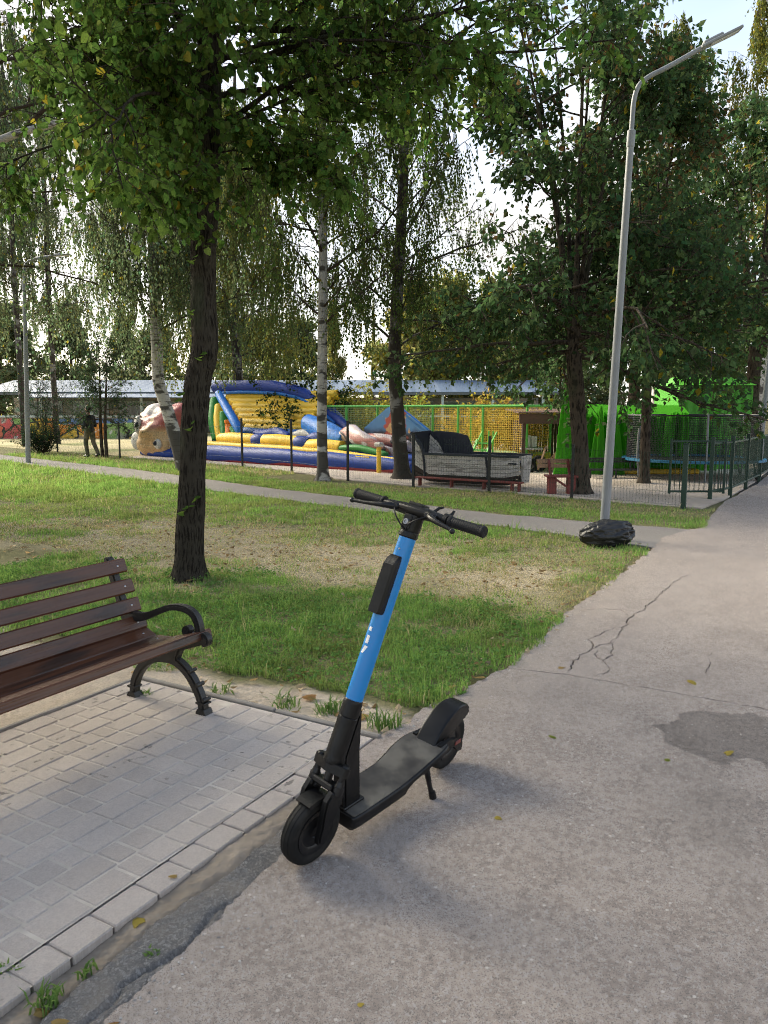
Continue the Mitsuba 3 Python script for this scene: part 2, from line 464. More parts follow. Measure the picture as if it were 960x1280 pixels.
lx = np.concatenate([np.linspace(-60, -9.5, 60), np.arange(-9.4, -1.30, 0.06)])
ly = np.concatenate([np.linspace(-12, -0.7, 12), np.arange(-0.6, 11.2, 0.06), np.linspace(11.3, 70, 90)])
struct('lawn', grid(lx, ly, lawn_z, lambda x, y: ~((x > -3.38) & (y < 3.05))), 'mat_lawn', smooth=True)

# the asphalt path: a slab with a ragged edge; its cracks are cut through the top
rp = rng_(5)
ye = np.concatenate([np.arange(-4, 2.5, 0.012), np.arange(2.5, 12, 0.03), np.arange(12, 70, 0.5)])
base = np.where(ye < 3.03, np.interp(ye, [-4, 0.6, 1.2, 1.45, 1.72, 1.9, 2.05, 2.25, 2.42, 2.6, 3.03], [-1.49, -1.50, -1.51, -1.505, -1.53, -1.55, -1.575, -1.61, -1.69, -1.745, -1.757]), path_edge(ye))
jag = (meshkit.fbm(np.stack([ye * 9, ye * 0, ye * 0], -1), 4, 3) - 0.5) * 0.05 + (meshkit.noise(np.stack([ye * 70, ye * 0, ye * 0 + 3], -1), 3) - 0.5) * 0.014
jag = np.where((ye > 2.42) & (ye < 3.03), 0.0, np.where(ye > 3.03, jag * 1.6, jag))
left = np.stack([base + jag, ye], 1)
path_poly = Polygon(np.vstack([left, [(3.2, 70), (3.2, -4)]])).buffer(0)


def crack(pts, w=0.006, amp=0.02, seed=0):
    r = rng_(seed)
    p = np.asarray(pts, float)
    L = np.r_[0, np.cumsum(np.linalg.norm(np.diff(p, axis=0), axis=1))]
    s = np.arange(0, L[-1], 0.018)
    q = np.stack([np.interp(s, L, p[:, 0]), np.interp(s, L, p[:, 1])], 1)
    q += (meshkit.fbm(np.stack([s * 14, s * 0 + seed, s * 0], -1)[:, None, :] + np.array([[0, 0, 0], [50, 3, 0]]), 4, seed) - 0.5) * amp * 2
    q += r.normal(0, amp * 0.10, q.shape)
    wid = w * (0.35 + 1.1 * meshkit.noise(np.stack([s * 9, s * 0, s * 0 + seed], -1), seed))
    wid *= np.clip(np.minimum(s, L[-1] - s) / 0.08 + 0.25, 0, 1)
    n = np.stack([-np.gradient(q[:, 1]), np.gradient(q[:, 0])], 1)
    n = unit(n)
    return Polygon(np.vstack([q + n * wid[:, None] / 2, (q - n * wid[:, None] / 2)[::-1]])).buffer(0)


cracks = [crack([(-1.24, 4.34), (-1.25, 4.56), (-1.24, 4.83), (-1.15, 5.07), (-1.15, 5.3), (-1.17, 5.74), (-1.13, 6.12), (-1.11, 6.94), (-1.06, 7.53)], 0.010, 0.030, 1),
          crack([(-1.15, 5.07), (-1.09, 4.84), (-1.10, 4.65), (-1.03, 4.50), (-1.07, 4.33)], 0.008, 0.025, 2),
          crack([(-1.22, 4.88), (-1.30, 5.05), (-1.24, 5.32), (-1.16, 5.5)], 0.009, 0.025, 3),
          crack([(-1.10, 4.65), (-1.17, 4.72), (-1.19, 4.86)], 0.009, 0.015, 4),
          crack([(-1.64, 4.22), (-1.27, 4.30), (-1.10, 4.30), (-0.73, 4.31), (-0.17, 4.30), (0.6, 4.33), (1.8, 4.30)], 0.009, 0.012, 5),
          crack([(-1.15, 5.74), (-1.30, 5.95), (-1.46, 5.9), (-1.56, 5.75)], 0.006, 0.02, 6),
          crack([(-0.26, 6.2), (-0.22, 5.75), (-0.24, 5.3)], 0.005, 0.02, 7), crack([(-0.02, 5.1), (-0.12, 4.75)], 0.006, 0.02, 8),
          crack([(-0.9, 12.6), (0.2, 12.5), (1.5, 12.7)], 0.02, 0.04, 9), crack([(-0.55, 5.2), (-0.52, 4.7)], 0.004, 0.02, 10),
          crack([(-1.0, 14.6), (0.6, 14.8)], 0.02, 0.04, 11)]
struct('asphalt_path', xf(extrude(path_poly.difference(shapely.union_all(cracks)), 0.05), mat((0, 0, -0.05))), 'mat_asphalt', label='pale grey asphalt path with cracks, a joint and a dried spill')
scene['asphalt_crack_bed'] = mikit.ply(tm([(-1.45, -4, -0.020), (3.1, -4, -0.020), (3.1, 70, -0.020), (-1.0, 70, -0.020)], [(0, 1, 2), (0, 2, 3)]), prin('mat_crack', (0.028, 0.025, 0.022), 0.95))
labels['asphalt_crack_bed'] = {'kind': 'structure'}


def rough_z(X, Y):
    right = np.interp(Y, [-4, 1.2, 1.9, 2.2, 2.6], [-1.47, -1.48, -1.52, -1.58, -1.70])
    lft = np.interp(Y, [-4, 1.0, 1.3, 1.55, 2.1, 2.3, 2.5, 2.7], [-1.60, -1.63, -1.675, -1.665, -1.655, -1.70, -1.72, -1.74]) + (n2(X, Y, 8, 7) - 0.5) * 0.05
    z = -0.006 + (n2(X, Y, 45, 4, 2) - 0.5) * 0.014 + (n2(X, Y, 9, 5) - 0.5) * 0.012
    groove = np.exp(-((X - (-1.535 + (n2(0 * X, Y, 6, 9) - 0.5) * 0.09)) / 0.010) ** 2) * (Y < 2.0) * (Y > 0.9)
    z = z - 0.016 * groove - 0.012 * np.clip((X - right + 0.03) / 0.03, 0, 1)
    return z - 0.06 * np.clip((lft - X) / 0.025, 0, 1)


struct('old_asphalt_strip', grid(np.arange(-1.75, -1.44, 0.008), np.arange(-1.2, 2.75, 0.012), rough_z), 'mat_old_asphalt', smooth=True, label='crumbling dark old asphalt strip between the pavers and the path')
struct('dirt_gutter', grid(np.arange(-1.86, -1.46, 0.012), np.arange(-1.2, 2.75, 0.015), lambda X, Y: -0.014 + (n2(X, Y, 12, 6) - 0.5) * 0.022 + np.interp(Y, [1.1, 2.0], [-0.010, 0.006]) - 0.035 * np.clip((X + 1.69) / 0.06, 0, 1) - 0.02 * (X < -1.77)), 'mat_soil', smooth=True)

# the paved pad: every paver is a piece; rows of three lengths, joints filled with sand lower down
PAD_Y1, PAD_X0, PAD_X1 = 2.985, -3.345, -1.757
struct('paved_pad', tm([(PAD_X0, -1.6, 0.0035), (PAD_X1 - 0.122, -1.6, 0.0035), (PAD_X1 - 0.122, PAD_Y1, 0.0035), (PAD_X0, PAD_Y1, 0.0035)], [(0, 1, 2), (0, 2, 3)]), 'mat_joint_sand', label='pad of small grey concrete pavers under the bench')
scene['paved_pad_edge'] = mikit.ply(tm([(PAD_X1 - 0.121, -1.6, -0.005), (PAD_X1 - 0.012, -1.6, -0.005), (PAD_X1 - 0.012, PAD_Y1, -0.005), (PAD_X1 - 0.121, PAD_Y1, -0.005)], [(0, 1, 2), (0, 2, 3)]), 'mat_joint_sand')
labels['paved_pad_edge'] = {'kind': 'structure'}
rp = rng_(11)
pav = []
ROW = (PAD_X1 - PAD_X0) / 13
for i in range(13):
    y = PAD_Y1 - 0.003 - (0.06 if i % 2 else 0.0) * rp.random()
    while y > -1.5:
        L = rp.choice([0.09, 0.125, 0.18], p=[0.25, 0.4, 0.35]) if i else rp.choice([0.125, 0.15, 0.18])
        L = min(L, y + 1.5 + 0.05)
        pav.append((PAD_X1 - ROW * (i + 0.5), y - L / 2, L, i))
        y -= L
plies = {}
rest = []
pav.sort(key=lambda q: -q[1])
for k, (x, y, L, i) in enumerate(pav):
    kk = (round(L, 3), int(rp.integers(0, 3)))
    if kk not in plies:
        plies[kk] = mikit.ply(box((0, 0, -0.03), (ROW - 0.009, L - 0.009, 0.06), 0.004), f'mat_paver_{kk[1]}')
    sag = -0.004 * (i == 0) * rp.random() - 0.003 * (i == 0)
    M = mat((x + rp.normal(0, 0.0012) - 0.004 * (i == 0) * rp.random(), y, 0.0072 + rp.normal(0, 0.0010) + sag), rx=rp.normal(0, 0.35), ry=rp.normal(0, 0.4) + 0.8 * (i == 0) * rp.random(), rz=rp.normal(0, 0.5))
    if k < 300:
        scene[nk('paver', 'paved_pad')] = {**plies[kk], 'to_world': T(M.tolist())}
    else:
        rest.append(xf(box((0, 0, -0.03), (ROW - 0.009, L - 0.009, 0.06), 0.006), M))
part('paved_pad', 'outer_pavers', join(rest), 'mat_paver_1', kind='stuff')
kb = 'garden_kerb'
scene[nk(kb)] = mikit.ply(join([box((-2.55, PAD_Y1 + 0.016, -0.09), (1.60, 0.028, 0.1), 0), box((PAD_X0 - 0.016, 0.7, -0.09), (0.028, 4.5, 0.1), 0)]), 'mat_kerb')
labels[kb] = {'kind': 'structure', 'label': 'thin concrete kerb round the paved pad'}
x = PAD_X0 - 0.02
while x < PAD_X1 - 0.05:
    L = min(0.5, PAD_X1 + 0.02 - x)
    part(kb, 'kerb_stone', xf(box((0, 0, 0), (L - 0.006, 0.030, 0.08), 0.006), mat((x + L / 2, PAD_Y1 + 0.017 + rp.normal(0, 0.002), -0.022 + rp.normal(0, 0.003)), rz=rp.normal(0, 0.4))), 'mat_kerb')
    x += L
y = PAD_Y1
while y > -1.4:
    part(kb, 'kerb_stone', xf(box((0, 0, 0), (0.030, 0.494, 0.08), 0.006), mat((PAD_X0 - 0.017 + rp.normal(0, 0.002), y - 0.25, -0.022 + rp.normal(0, 0.003)), rz=rp.normal(0, 0.4))), 'mat_kerb')
    y -= 0.5

# side path, fenced yard, dry field behind it
sx = np.arange(-44, -1.35, 0.12)
ed = lambda s: (meshkit.fbm(np.stack([sx * 2.2, sx * 0, sx * 0 + s], -1), 4, 20 + s) - 0.5) * 0.16
side_poly = Polygon(np.vstack([np.stack([sx, side_near(sx) + ed(1)], 1), np.stack([sx, side_far(sx) + ed(2)], 1)[::-1]])).buffer(0)
struct('side_path', xf(extrude(side_poly, 0.04), mat((0, 0, -0.046))), 'mat_side_path', label='worn grey side path crossing the lawn')
yx = np.linspace(-19.2, -1.62, 60)
yard_poly = Polygon(np.vstack([np.stack([yx, fence_y(yx) + 0.12 + (n2(yx, yx * 0, 1.5, 3) - 0.5) * 0.5], 1), [(-1.45, 14.2), (-1.25, 18), (-1.1, 30), (-30, 42), (-21, 22)]])).buffer(0)
struct('playground_yard', xf(extrude(yard_poly, 0.03), mat((0, 0, -0.025))), 'mat_yard', label='pale sandy playground yard behind the fence')
fx = np.linspace(-60, -19.0, 30)
field = Polygon(np.vstack([np.stack([fx, fence_y(fx) + 0.6], 1), [(-21.2, 22.3), (-30, 42), (-60, 60), (-90, 60), (-90, 25)]])).buffer(0)
struct('dry_field', xf(extrude(field, 0.03), mat((0, 0, -0.04))), 'mat_dry_field')

# ------------------------------------------------------------------ grass
rg = rng_(21)


def inside_turf(x, y):
    w = n2(x, y, 1.3, 33)
    edge = path_edge(y) + 0.005 + (n2(x * 0, y, 3.0, 34) - 0.5) * 0.22
    lawn1 = (y > 3.30 + (n2(x, y, 1.1, 35) - 0.5) * 0.65 + 0.10 * (x > -2.1)) & (y < side_near(x) - 0.02 + (n2(x, x * 0, 3, 36) - 0.5) * 0.16) & (x < edge)
    tip = (y > 8.55) & (x > -2.3) & ((x + 2.3) ** 2 / 0.55 + (y - 8.5) ** 2 / 0.20 > 1)
    strip = (y > side_far(x) + 0.03 + (n2(x, x * 0, 3, 37) - 0.5) * 0.2) & (y < fence_y(x) + 0.10 + (n2(x, x * 0, 1.0, 38) - 0.5) * 0.3) & (x < path_edge(y) - 0.05 + (n2(x * 0, y, 3, 39) - 0.5) * 0.3) & (x > -32)
    return (lawn1 & ~tip) | strip, w


def dryness(x, y, w):
    d = np.sqrt(((x + 5.6) / 4.2) ** 2 + ((y - 6.7) / 1.5) ** 2) + (w - 0.5) * 2.2 + (n2(x, y, 5.0, 44) - 0.5) * 0.9
    a = np.clip((1.4 - d) / 1.1, 0, 1)
    b = np.clip(1 - np.abs(y - fence_y(x) + 0.5) / 0.9, 0, 1) * (y > 11) * 0.75      # trodden along the fence
    return np.maximum(a, b)


BL_V, BL_F, BL_C = [], [], []


def add_blades(x, y, h, w, dry, segs):
    """Curved tapering blades; segs triangles rows."""
    n = len(x)
    z = np.where((x > path_edge(y) - 0.07) & (y > 3.4), np.maximum(lawn_z(x, y), -0.003), lawn_z(x, y) - 0.004)
    a = rg.random(n) * 2 * math.pi
    lean = rg.normal(0.0, 0.45, n) * h
    la = rg.random(n) * 2 * math.pi
    side = np.stack([np.cos(a), np.sin(a), 0 * a], 1) * (w / 2)[:, None]
    b = np.stack([x, y, z], 1)
    tip = b + np.stack([np.cos(la) * lean, np.sin(la) * lean, h], 1)
    mid = b + np.stack([np.cos(la) * lean * 0.25, np.sin(la) * lean * 0.25, h * 0.58], 1)
    g = rg.random(n)
    lush = np.stack([0.18 + 0.13 * g, 0.315 + 0.16 * g, 0.075 + 0.04 * g], 1)
    stra = np.stack([0.46 + 0.16 * g, 0.375 + 0.13 * g, 0.21 + 0.08 * g], 1)
    tint = np.clip((n2(x, y, 1.9, 47) - 0.42) * 4, 0, 1)[:, None]
    dark = np.clip((n2(x, y, 3.3, 48) - 0.5) * 4, 0, 1)[:, None]
    lush = (lush * (1 - 0.55 * tint) + np.array([0.30, 0.31, 0.10]) * 0.55 * tint) * (1 - 0.30 * dark)
    q = (rg.random(n) < dry * 0.85 + 0.04).astype(float)[:, None] * (0.55 + 0.45 * rg.random((n, 1)))
    col = lush * (1 - q) + stra * q
    off = sum(len(v) for v in BL_V)
    if segs == 2:
        v = np.stack([b - side, b + side, mid + side * 0.75, mid - side * 0.75, tip], 1).reshape(-1, 3)
        k = np.arange(n)[:, None] * 5
        f = np.concatenate([k + [0, 1, 2], k + [0, 2, 3], k + [3, 2, 4]])
        m = 5
    else:
        v = np.stack([b - side, b + side, tip], 1).reshape(-1, 3)
        f = np.arange(n)[:, None] * 3 + [0, 1, 2]
        m = 3
    BL_V.append(v)
    BL_F.append(f + off)
    BL_C.append(np.repeat(col, m, 0))


def sow(x0, x1, y0, y1, dens, hh, ww, segs, thin=1.0):
    n = int((x1 - x0) * (y1 - y0) * dens)
    x, y = rg.uniform(x0, x1, n), rg.uniform(y0, y1, n)
    ok, w = inside_turf(x, y)
    dry = dryness(x, y, w)
    clump = n2(x, y, 5.0, 40)
    keep = ok & (rg.random(n) < np.clip((1 - 0.25 * dry * thin) * np.clip(clump * 2.2 - 0.25, 0.25, 1), 0, 1))
    x, y, dry, clump, w = x[keep], y[keep], dry[keep], clump[keep], w[keep]
    h = hh * (0.40 + 0.8 * rg.random(len(x)) + 1.1 * (rg.random(len(x)) > 0.965)) * (1 - 0.58 * dry) * (0.30 + 1.5 * clump ** 1.5)
    add_blades(x, y, h, ww * (0.6 + 0.8 * rg.random(len(x))), dry, segs)


sow(-4.6, -1.5, 3.05, 5.6, 9500, 0.060, 0.0045, 2)
sow(-7.0, -4.6, 3.05, 5.6, 5200, 0.062, 0.0055, 2)
sow(-8.5, -1.5, 5.6, 8.0, 3600, 0.062, 0.008, 1)
sow(-11.5, -8.5, 4.5, 8.0, 2200, 0.07, 0.010, 1)
sow(-14, -1.2, 8.0, 13.5, 1500, 0.07, 0.013, 1)
sow(-24, -11, 8.0, 18.5, 620, 0.10, 0.022, 1)
scene['grass'] = mikit.ply(tm(np.vstack(BL_V), np.vstack(BL_F)), 'mat_grass', color=np.vstack(BL_C))
tell('grass', 'short uneven lawn grass, lush by the path and dry in the middle', 'grass', kind='stuff')

# clover and plantain leaves low in the lush turf
n = 26000
x, y = rg.uniform(-7, -1.6, n), rg.uniform(3.1, 6.2, n)
ok, w = inside_turf(x, y)
keep = ok & (dryness(x, y, w) < 0.35) & (n2(x, y, 2.6, 41) > 0.42)
x, y = x[keep], y[keep]
n = len(x)


def leaf_mesh(c, tipd, nrm, size, wid, fold=0.18, fine=False):
    """Leaves as folded kites (2 triangles) or, fine, as heart-shaped blades (8 triangles)."""
    tipd = unit(tipd)
    s = unit(np.cross(nrm, tipd))
    nn = np.cross(tipd, s)
    L = np.asarray(size)[:, None]
    W = np.asarray(wid)[:, None] * L
    if not fine:
        v = np.stack([c, c + tipd * L * 0.42 - s * W * 0.5 - nn * W * fold, c + tipd * L, c + tipd * L * 0.42 + s * W * 0.5 - nn * W * fold], 1)
        k = np.arange(len(c))[:, None] * 4
        return v.reshape(-1, 3), np.concatenate([k + [0, 2, 1], k + [0, 3, 2]]), 4
    P = lambda a, b, d=0.0: c + tipd * L * a + s * W * b - nn * W * d
    v = np.stack([P(0.06, 0), P(0.45, 0, -0.02), P(1, 0, 0.25), P(0.0, -0.36, 0.10), P(0.34, -0.52, 0.16), P(0.72, -0.30, 0.16), P(0.0, 0.36, 0.10), P(0.34, 0.52, 0.16), P(0.72, 0.30, 0.16)], 1)
    k = np.arange(len(c))[:, None] * 9
    f = [[0, 1, 3], [1, 4, 3], [1, 5, 4], [1, 2, 5], [0, 6, 1], [1, 6, 7], [1, 7, 8], [1, 8, 2]]
    return v.reshape(-1, 3), np.concatenate([k + t for t in f]), 9


g = rg.random(n)
c = np.stack([x, y, lawn_z(x, y) + rg.uniform(0.01, 0.055, n)], 1)
a = rg.random(n) * 2 * math.pi
v, f, m = leaf_mesh(c, np.stack([np.cos(a), np.sin(a), rg.normal(0.2, 0.3, n)], 1), np.stack([rg.normal(0, 0.35, n), rg.normal(0, 0.35, n), 0 * a + 1], 1), 0.018 + 0.022 * rg.random(n), 0.45 + 0.4 * rg.random(n), 0.1)
scene['clover'] = mikit.ply(tm(v, f), 'mat_grass', color=np.repeat(np.stack([0.10 + 0.06 * g, 0.19 + 0.10 * g, 0.045 + 0.03 * g], 1), m, 0))
tell('clover', 'low clover and broad weed leaves in the lush turf', 'clover', kind='stuff')

# tufts of weed in the joints and the gutter
def tuft(x, y, n, h, spread, seed):
    r = rng_(seed)
    a, la = r.random(n) * 6.283, r.random(n) * 6.283
    b = np.stack([x + r.normal(0, spread * 0.35, n), y + r.normal(0, spread * 0.35, n), np.full(n, -0.03)], 1)
    hh = h * (0.4 + 0.7 * r.random(n))
    s = np.stack([np.cos(a), np.sin(a), 0 * a], 1) * 0.0028
    out = np.stack([np.cos(la), np.sin(la), 0 * la], 1) * (spread * r.random(n))[:, None]
    mid = b + out * 0.4 + np.stack([0 * a, 0 * a, hh * 0.65 + 0.02], 1)
    tip = b + out + np.stack([0 * a, 0 * a, hh + 0.02], 1)
    v = np.stack([b - s, b + s, mid + s * 1.2, mid - s * 1.2, tip], 1).reshape(-1, 3)
    k = np.arange(n)[:, None] * 5
    g = r.random(n)
    return tm(v, np.concatenate([k + [0, 1, 2], k + [0, 2, 3], k + [3, 2, 4]])), np.repeat(np.stack([0.10 + 0.08 * g, 0.19 + 0.08 * g, 0.05 + 0.02 * g], 1), 5, 0)


for i, (x, y, n, h, s, lab) in enumerate([(-1.70, 1.155, 60, 0.035, 0.035, 'green grass tuft in the dirt gutter beside the yellow-brown leaf at the pad corner'), (-1.70, 1.285, 26, 0.02, 0.025, 'small weed sprig against the edge pavers above the gutter tuft'),
                                            (-1.585, 1.42, 18, 0.015, 0.02, 'tiny weed growing on the crumbling old asphalt strip'), (-1.885, 1.17, 40, 0.03, 0.025, 'grass tuft in the paver joint at the lower corner of the pad'),
                                            (-2.14, 3.17, 90, 0.07, 0.06, 'thin grass tuft on the bare sand behind the pad kerb'), (-2.40, 3.12, 70, 0.05, 0.07, 'sparse grass tuft between the bench leg and the lawn'),
                                            (-1.79, 3.13, 110, 0.08, 0.06, 'grass tuft at the corner where pad kerb meets the path'), (-2.82, 3.11, 50, 0.04, 0.06, 'low grass tuft on sand behind the bench feet'),
                                            (-3.12, 2.84, 26, 0.045, 0.03, 'weeds round the rear foot of the bench')]):
    m, col = tuft(x, y, int(n * 0.75), h * 1.1, s * 1.7, 60 + i)
    single('weed_tuft', m, 'mat_grass', lab, 'weed', color=col)
# ------------------------------------------------------------------ the kick scooter
LEAN, HEAD, RAKE, STEER, WR = math.radians(10.2), math.radians(-6.46), math.radians(17.7), math.radians(-5.5), 0.122
f_ = np.array([math.sin(HEAD), -math.cos(HEAD), 0])
l_ = np.array([math.cos(HEAD), math.sin(HEAD), 0])
z_ = np.array([0, 0, 1.0])
u2 = z_ * math.cos(LEAN) + l_ * math.sin(LEAN)
l2 = l_ * math.cos(LEAN) - z_ * math.sin(LEAN)
SC = frame((-1.461, 2.013, 0.004), f_, l2, u2)                                     # x ahead, y to its left, z up
FA = SC @ frame((0, 0, WR), (math.cos(RAKE), 0, math.sin(RAKE)), (0, 1, 0), (-math.sin(RAKE), 0, math.cos(RAKE))) @ mat(rz=math.degrees(STEER))

sc = thing('kick_scooter', 'black and blue rental kick scooter leaning on its kickstand at the path edge', 'scooter')


def sp(name, mesh, m, fr=SC, smooth=40, parent=None, **k):
    return part(parent or sc, name, xf(mesh, fr), m, smooth, **k)


def wheel(fr):
    about_y = mat(rx=90)
    t = []
    for w, r in [(-0.024, 0.080), (-0.0275, 0.094), (-0.028, 0.104), (-0.0255, 0.113), (-0.021, 0.1185), (-0.0165, 0.1198), (-0.0150, 0.1170), (-0.0135, 0.1202), (-0.007, 0.1215), (-0.0012, 0.122), (0.0, 0.119), (0.0012, 0.122), (0.007, 0.1215), (0.0135, 0.1202), (0.0150, 0.1170), (0.0165, 0.1198), (0.021, 0.1185), (0.0255, 0.113), (0.028, 0.104), (0.0275, 0.094), (0.024, 0.080)]:
        t.append((r, w))
    w = sp('wheel', xf(lathe([(0.0005, -0.019), (0.018, -0.019), (0.021, -0.024), (0.03, -0.022), (0.055, -0.018), (0.062, -0.024), (0.080, -0.027), (0.081, 0.0), (0.080, 0.027), (0.062, 0.024), (0.055, 0.018), (0.03, 0.022), (0.021, 0.024), (0.018, 0.019), (0.0005, 0.019)], 36), about_y), 'mat_black_metal', fr)
    sp('tyre', xf(lathe(t, 56), about_y), 'mat_rubber', fr, 35, w)
    sp('axle_nut', xf(join([xf(lathe([(0.0003, 0.0), (0.011, 0.0), (0.011, 0.012), (0.006, 0.014), (0.006, 0.02), (0.0003, 0.02)], 6), mat((0, 0, 0.050))), xf(lathe([(0.0003, 0.0), (0.011, 0.0), (0.011, 0.012), (0.0003, 0.014)], 6), mat((0, 0, -0.050), rx=180))]), about_y), 'mat_steel', fr, False, w)
    sp('hub_bolt', xf(join([xf(lathe([(0.0003, 0.0255), (0.0035, 0.0255), (0.004, 0.018)], 8), mat((0.043 * math.cos(a), 0.043 * math.sin(a), 0))) for a in np.arange(6) * math.pi / 3]), about_y), 'mat_steel', fr, False, w)
    return w


wheel(FA)
wheel(SC @ mat((-0.872, 0, WR)))

# fork: two legs, an arched crown, telescopic rods, the upper clamp
leg2d = Polygon([(-0.017, -0.020), (-0.022, 0.0), (-0.020, 0.05), (-0.030, 0.10), (-0.033, 0.145), (0.026, 0.155), (0.040, 0.125), (0.036, 0.085), (0.022, 0.03), (0.019, -0.005), (0.012, -0.022)]).buffer(0.004).simplify(0.0005)
to_xz = np.array([[1, 0, 0, 0], [0, 0, -1, 0], [0, 1, 0, 0], [0, 0, 0, 1.0]])       # extrusion in the x-z plane
fork = sp('fork', join([bar((0.002, -0.058, 0.146), (0.0, -0.040, 0.166), 0.056, 0.026, 0.006, (1, 0, 0)), bar((0.0, 0.058, 0.146), (0.0, 0.040, 0.166), 0.056, 0.026, 0.006, (1, 0, 0)), box((0.001, 0, 0.166), (0.052, 0.092, 0.022), 0.006)]), 'mat_black_plastic', FA, 30)
for s in (-1, 1):
    lg = xf(extrude(leg2d, 0.017), to_xz)
    cover = xf(extrude(leg2d.buffer(-0.008), 0.005), to_xz)
    ms = [xf(lg, mat((0, s * 0.052 + 0.0085, 0))), xf(cover, mat((0, s * 0.0635 + 0.0025, 0))), box((0.0, s * 0.052, 0.148), (0.058, 0.026, 0.02), 0.006)]
    sp('fork_leg', join(ms), 'mat_black_plastic', FA, 30, fork)
    sp('damper', join([tube([(0, s * 0.058, 0.150), (0, s * 0.058, 0.178)], 0.0195, 16), tube([(0, s * 0.058, 0.176), (0, s * 0.058, 0.196)], [0.0165, 0.013], 16), tube([(0, s * 0.058, 0.19), (0, s * 0.058, 0.236)], 0.0115, 14)]), 'mat_black_metal', FA, 40, fork)
sp('clamp', join([hull(np.vstack([lathe([(0.020, 0.214), (0.020, 0.246)], 14).vertices + [0, -0.058, 0], lathe([(0.033, 0.212), (0.033, 0.243)], 16).vertices])), hull(np.vstack([lathe([(0.020, 0.214), (0.020, 0.246)], 14).vertices + [0, 0.058, 0], lathe([(0.033, 0.212), (0.033, 0.243)], 16).vertices])),
                  *[tube([(0, s * 0.058, 0.244), (0, s * 0.058, 0.252)], [0.017, 0.013], 14) for s in (-1, 1)]]), 'mat_black_plastic', FA, 30, fork)
sp('steerer', tube([(0, 0, 0.165), (0, 0, 0.225)], 0.015, 16), 'mat_black_metal', FA, 40, fork)
arc = [math.radians(a) for a in range(128, 41, -8)]
mg = []
for a in arc:
    for y_, r_ in ((-0.036, 0.120), (-0.033, 0.132), (0.033, 0.132), (0.036, 0.120), (0.030, 0.128), (-0.030, 0.128)):
        mg.append((r_ * math.cos(a), y_, r_ * math.sin(a)))
i, j = np.meshgrid(np.arange(len(arc) - 1), np.arange(6), indexing='ij')
mgf = quads(np.stack([i * 6 + j, i * 6 + (j + 1) % 6, (i + 1) * 6 + (j + 1) % 6, (i + 1) * 6 + j], -1).reshape(-1, 4))
e0 = [(0, 5, 4), (0, 4, 1), (1, 4, 3), (1, 3, 2)]
mgf = np.vstack([mgf, e0, np.array(e0)[:, ::-1] + 6 * (len(arc) - 1)])
sp('mudguard', tm(mg, mgf), 'mat_black_plastic', FA, 30)

# steering column, its black foot, the strut down to the deck
sp('stem_foot', lathe([(0.001, 0.236), (0.036, 0.238), (0.038, 0.243), (0.038, 0.262), (0.0355, 0.268), (0.0345, 0.40), (0.0345, 0.403), (0.0325, 0.405), (0.0345, 0.407), (0.0345, 0.452), (0.0335, 0.462), (0.031, 0.466)], 32), 'mat_black_plastic', FA, 30)
stem = sp('stem', lathe([(0.0305, 0.455), (0.0312, 0.60), (0.0308, 0.80), (0.030, 1.055)], 40), 'mat_blue_paint', FA, 30, label='bright blue steering column')


def decal(z0, z1, a0, a1, skew=0.0):
    """A thin printed patch on the column between heights and angles (0 = ahead, 90 = left)."""
    vs, n = [], 8
    for k in range(n + 1):
        a = a0 + (a1 - a0) * k / n
        for z, sh in ((z0, 0.0), (z1, skew)):
            t = math.radians(a + sh)
            vs.append((0.0318 * math.cos(t), 0.0318 * math.sin(t), z))
    return tm(vs, quads([[2 * k, 2 * k + 2, 2 * k + 3, 2 * k + 1] for k in range(n)]))


for z0, z1, a0, a1, sk in ((0.708, 0.722, -20, 4, 0), (0.664, 0.692, -16, 8, 0), (0.628, 0.655, -30, -6, 22)):
    sp('white_mark', decal(z0, z1, a0, a1, sk), 'mat_white_print', FA, True, stem)
sp('rivet', xf(lathe([(0.0004, 0.0035), (0.003, 0.003), (0.004, 0)], 10), frame((0.0298, 0.004, 1.005), (0, 0, -1), (0, 1, 0), (1, 0, 0))), 'mat_steel', FA, 30, stem)
cb = [(0.020, -0.022), (0.020, 0.022), (0.050, 0.027), (0.058, 0.021), (0.058, -0.021), (0.050, -0.027)]
cbp = []
for z, k, dx in ((0.772, 0.86, 0.0), (0.780, 1.0, 0.0), (0.945, 1.0, 0.0), (0.968, 0.97, -0.012), (0.980, 0.80, -0.024)):
    for x, y in cb:
        cbp.append((max(x + dx * (x > 0.03), 0.019), y * k, z))
sp('control_box', hull(cbp), 'mat_black_plastic', FA, 25)
sp('stem_collar', join([lathe([(0.0305, 1.048), (0.0335, 1.052), (0.0335, 1.066), (0.032, 1.070), (0.034, 1.074), (0.035, 1.128), (0.001, 1.132)], 32), box((0.030, 0.0, 1.100), (0.016, 0.034, 0.05), 0.006)]), 'mat_black_plastic', FA, 30)
sp('lock_ring', xf(lathe([(0.0004, 0.003), (0.005, 0.003), (0.006, 0.007), (0.010, 0.007), (0.0125, 0.0), (0.0125, -0.004)], 20), frame((0.0395, 0.004, 1.100), (0, 0, -1), (0, 1, 0), (1, 0, 0))), 'mat_steel', FA, 30)

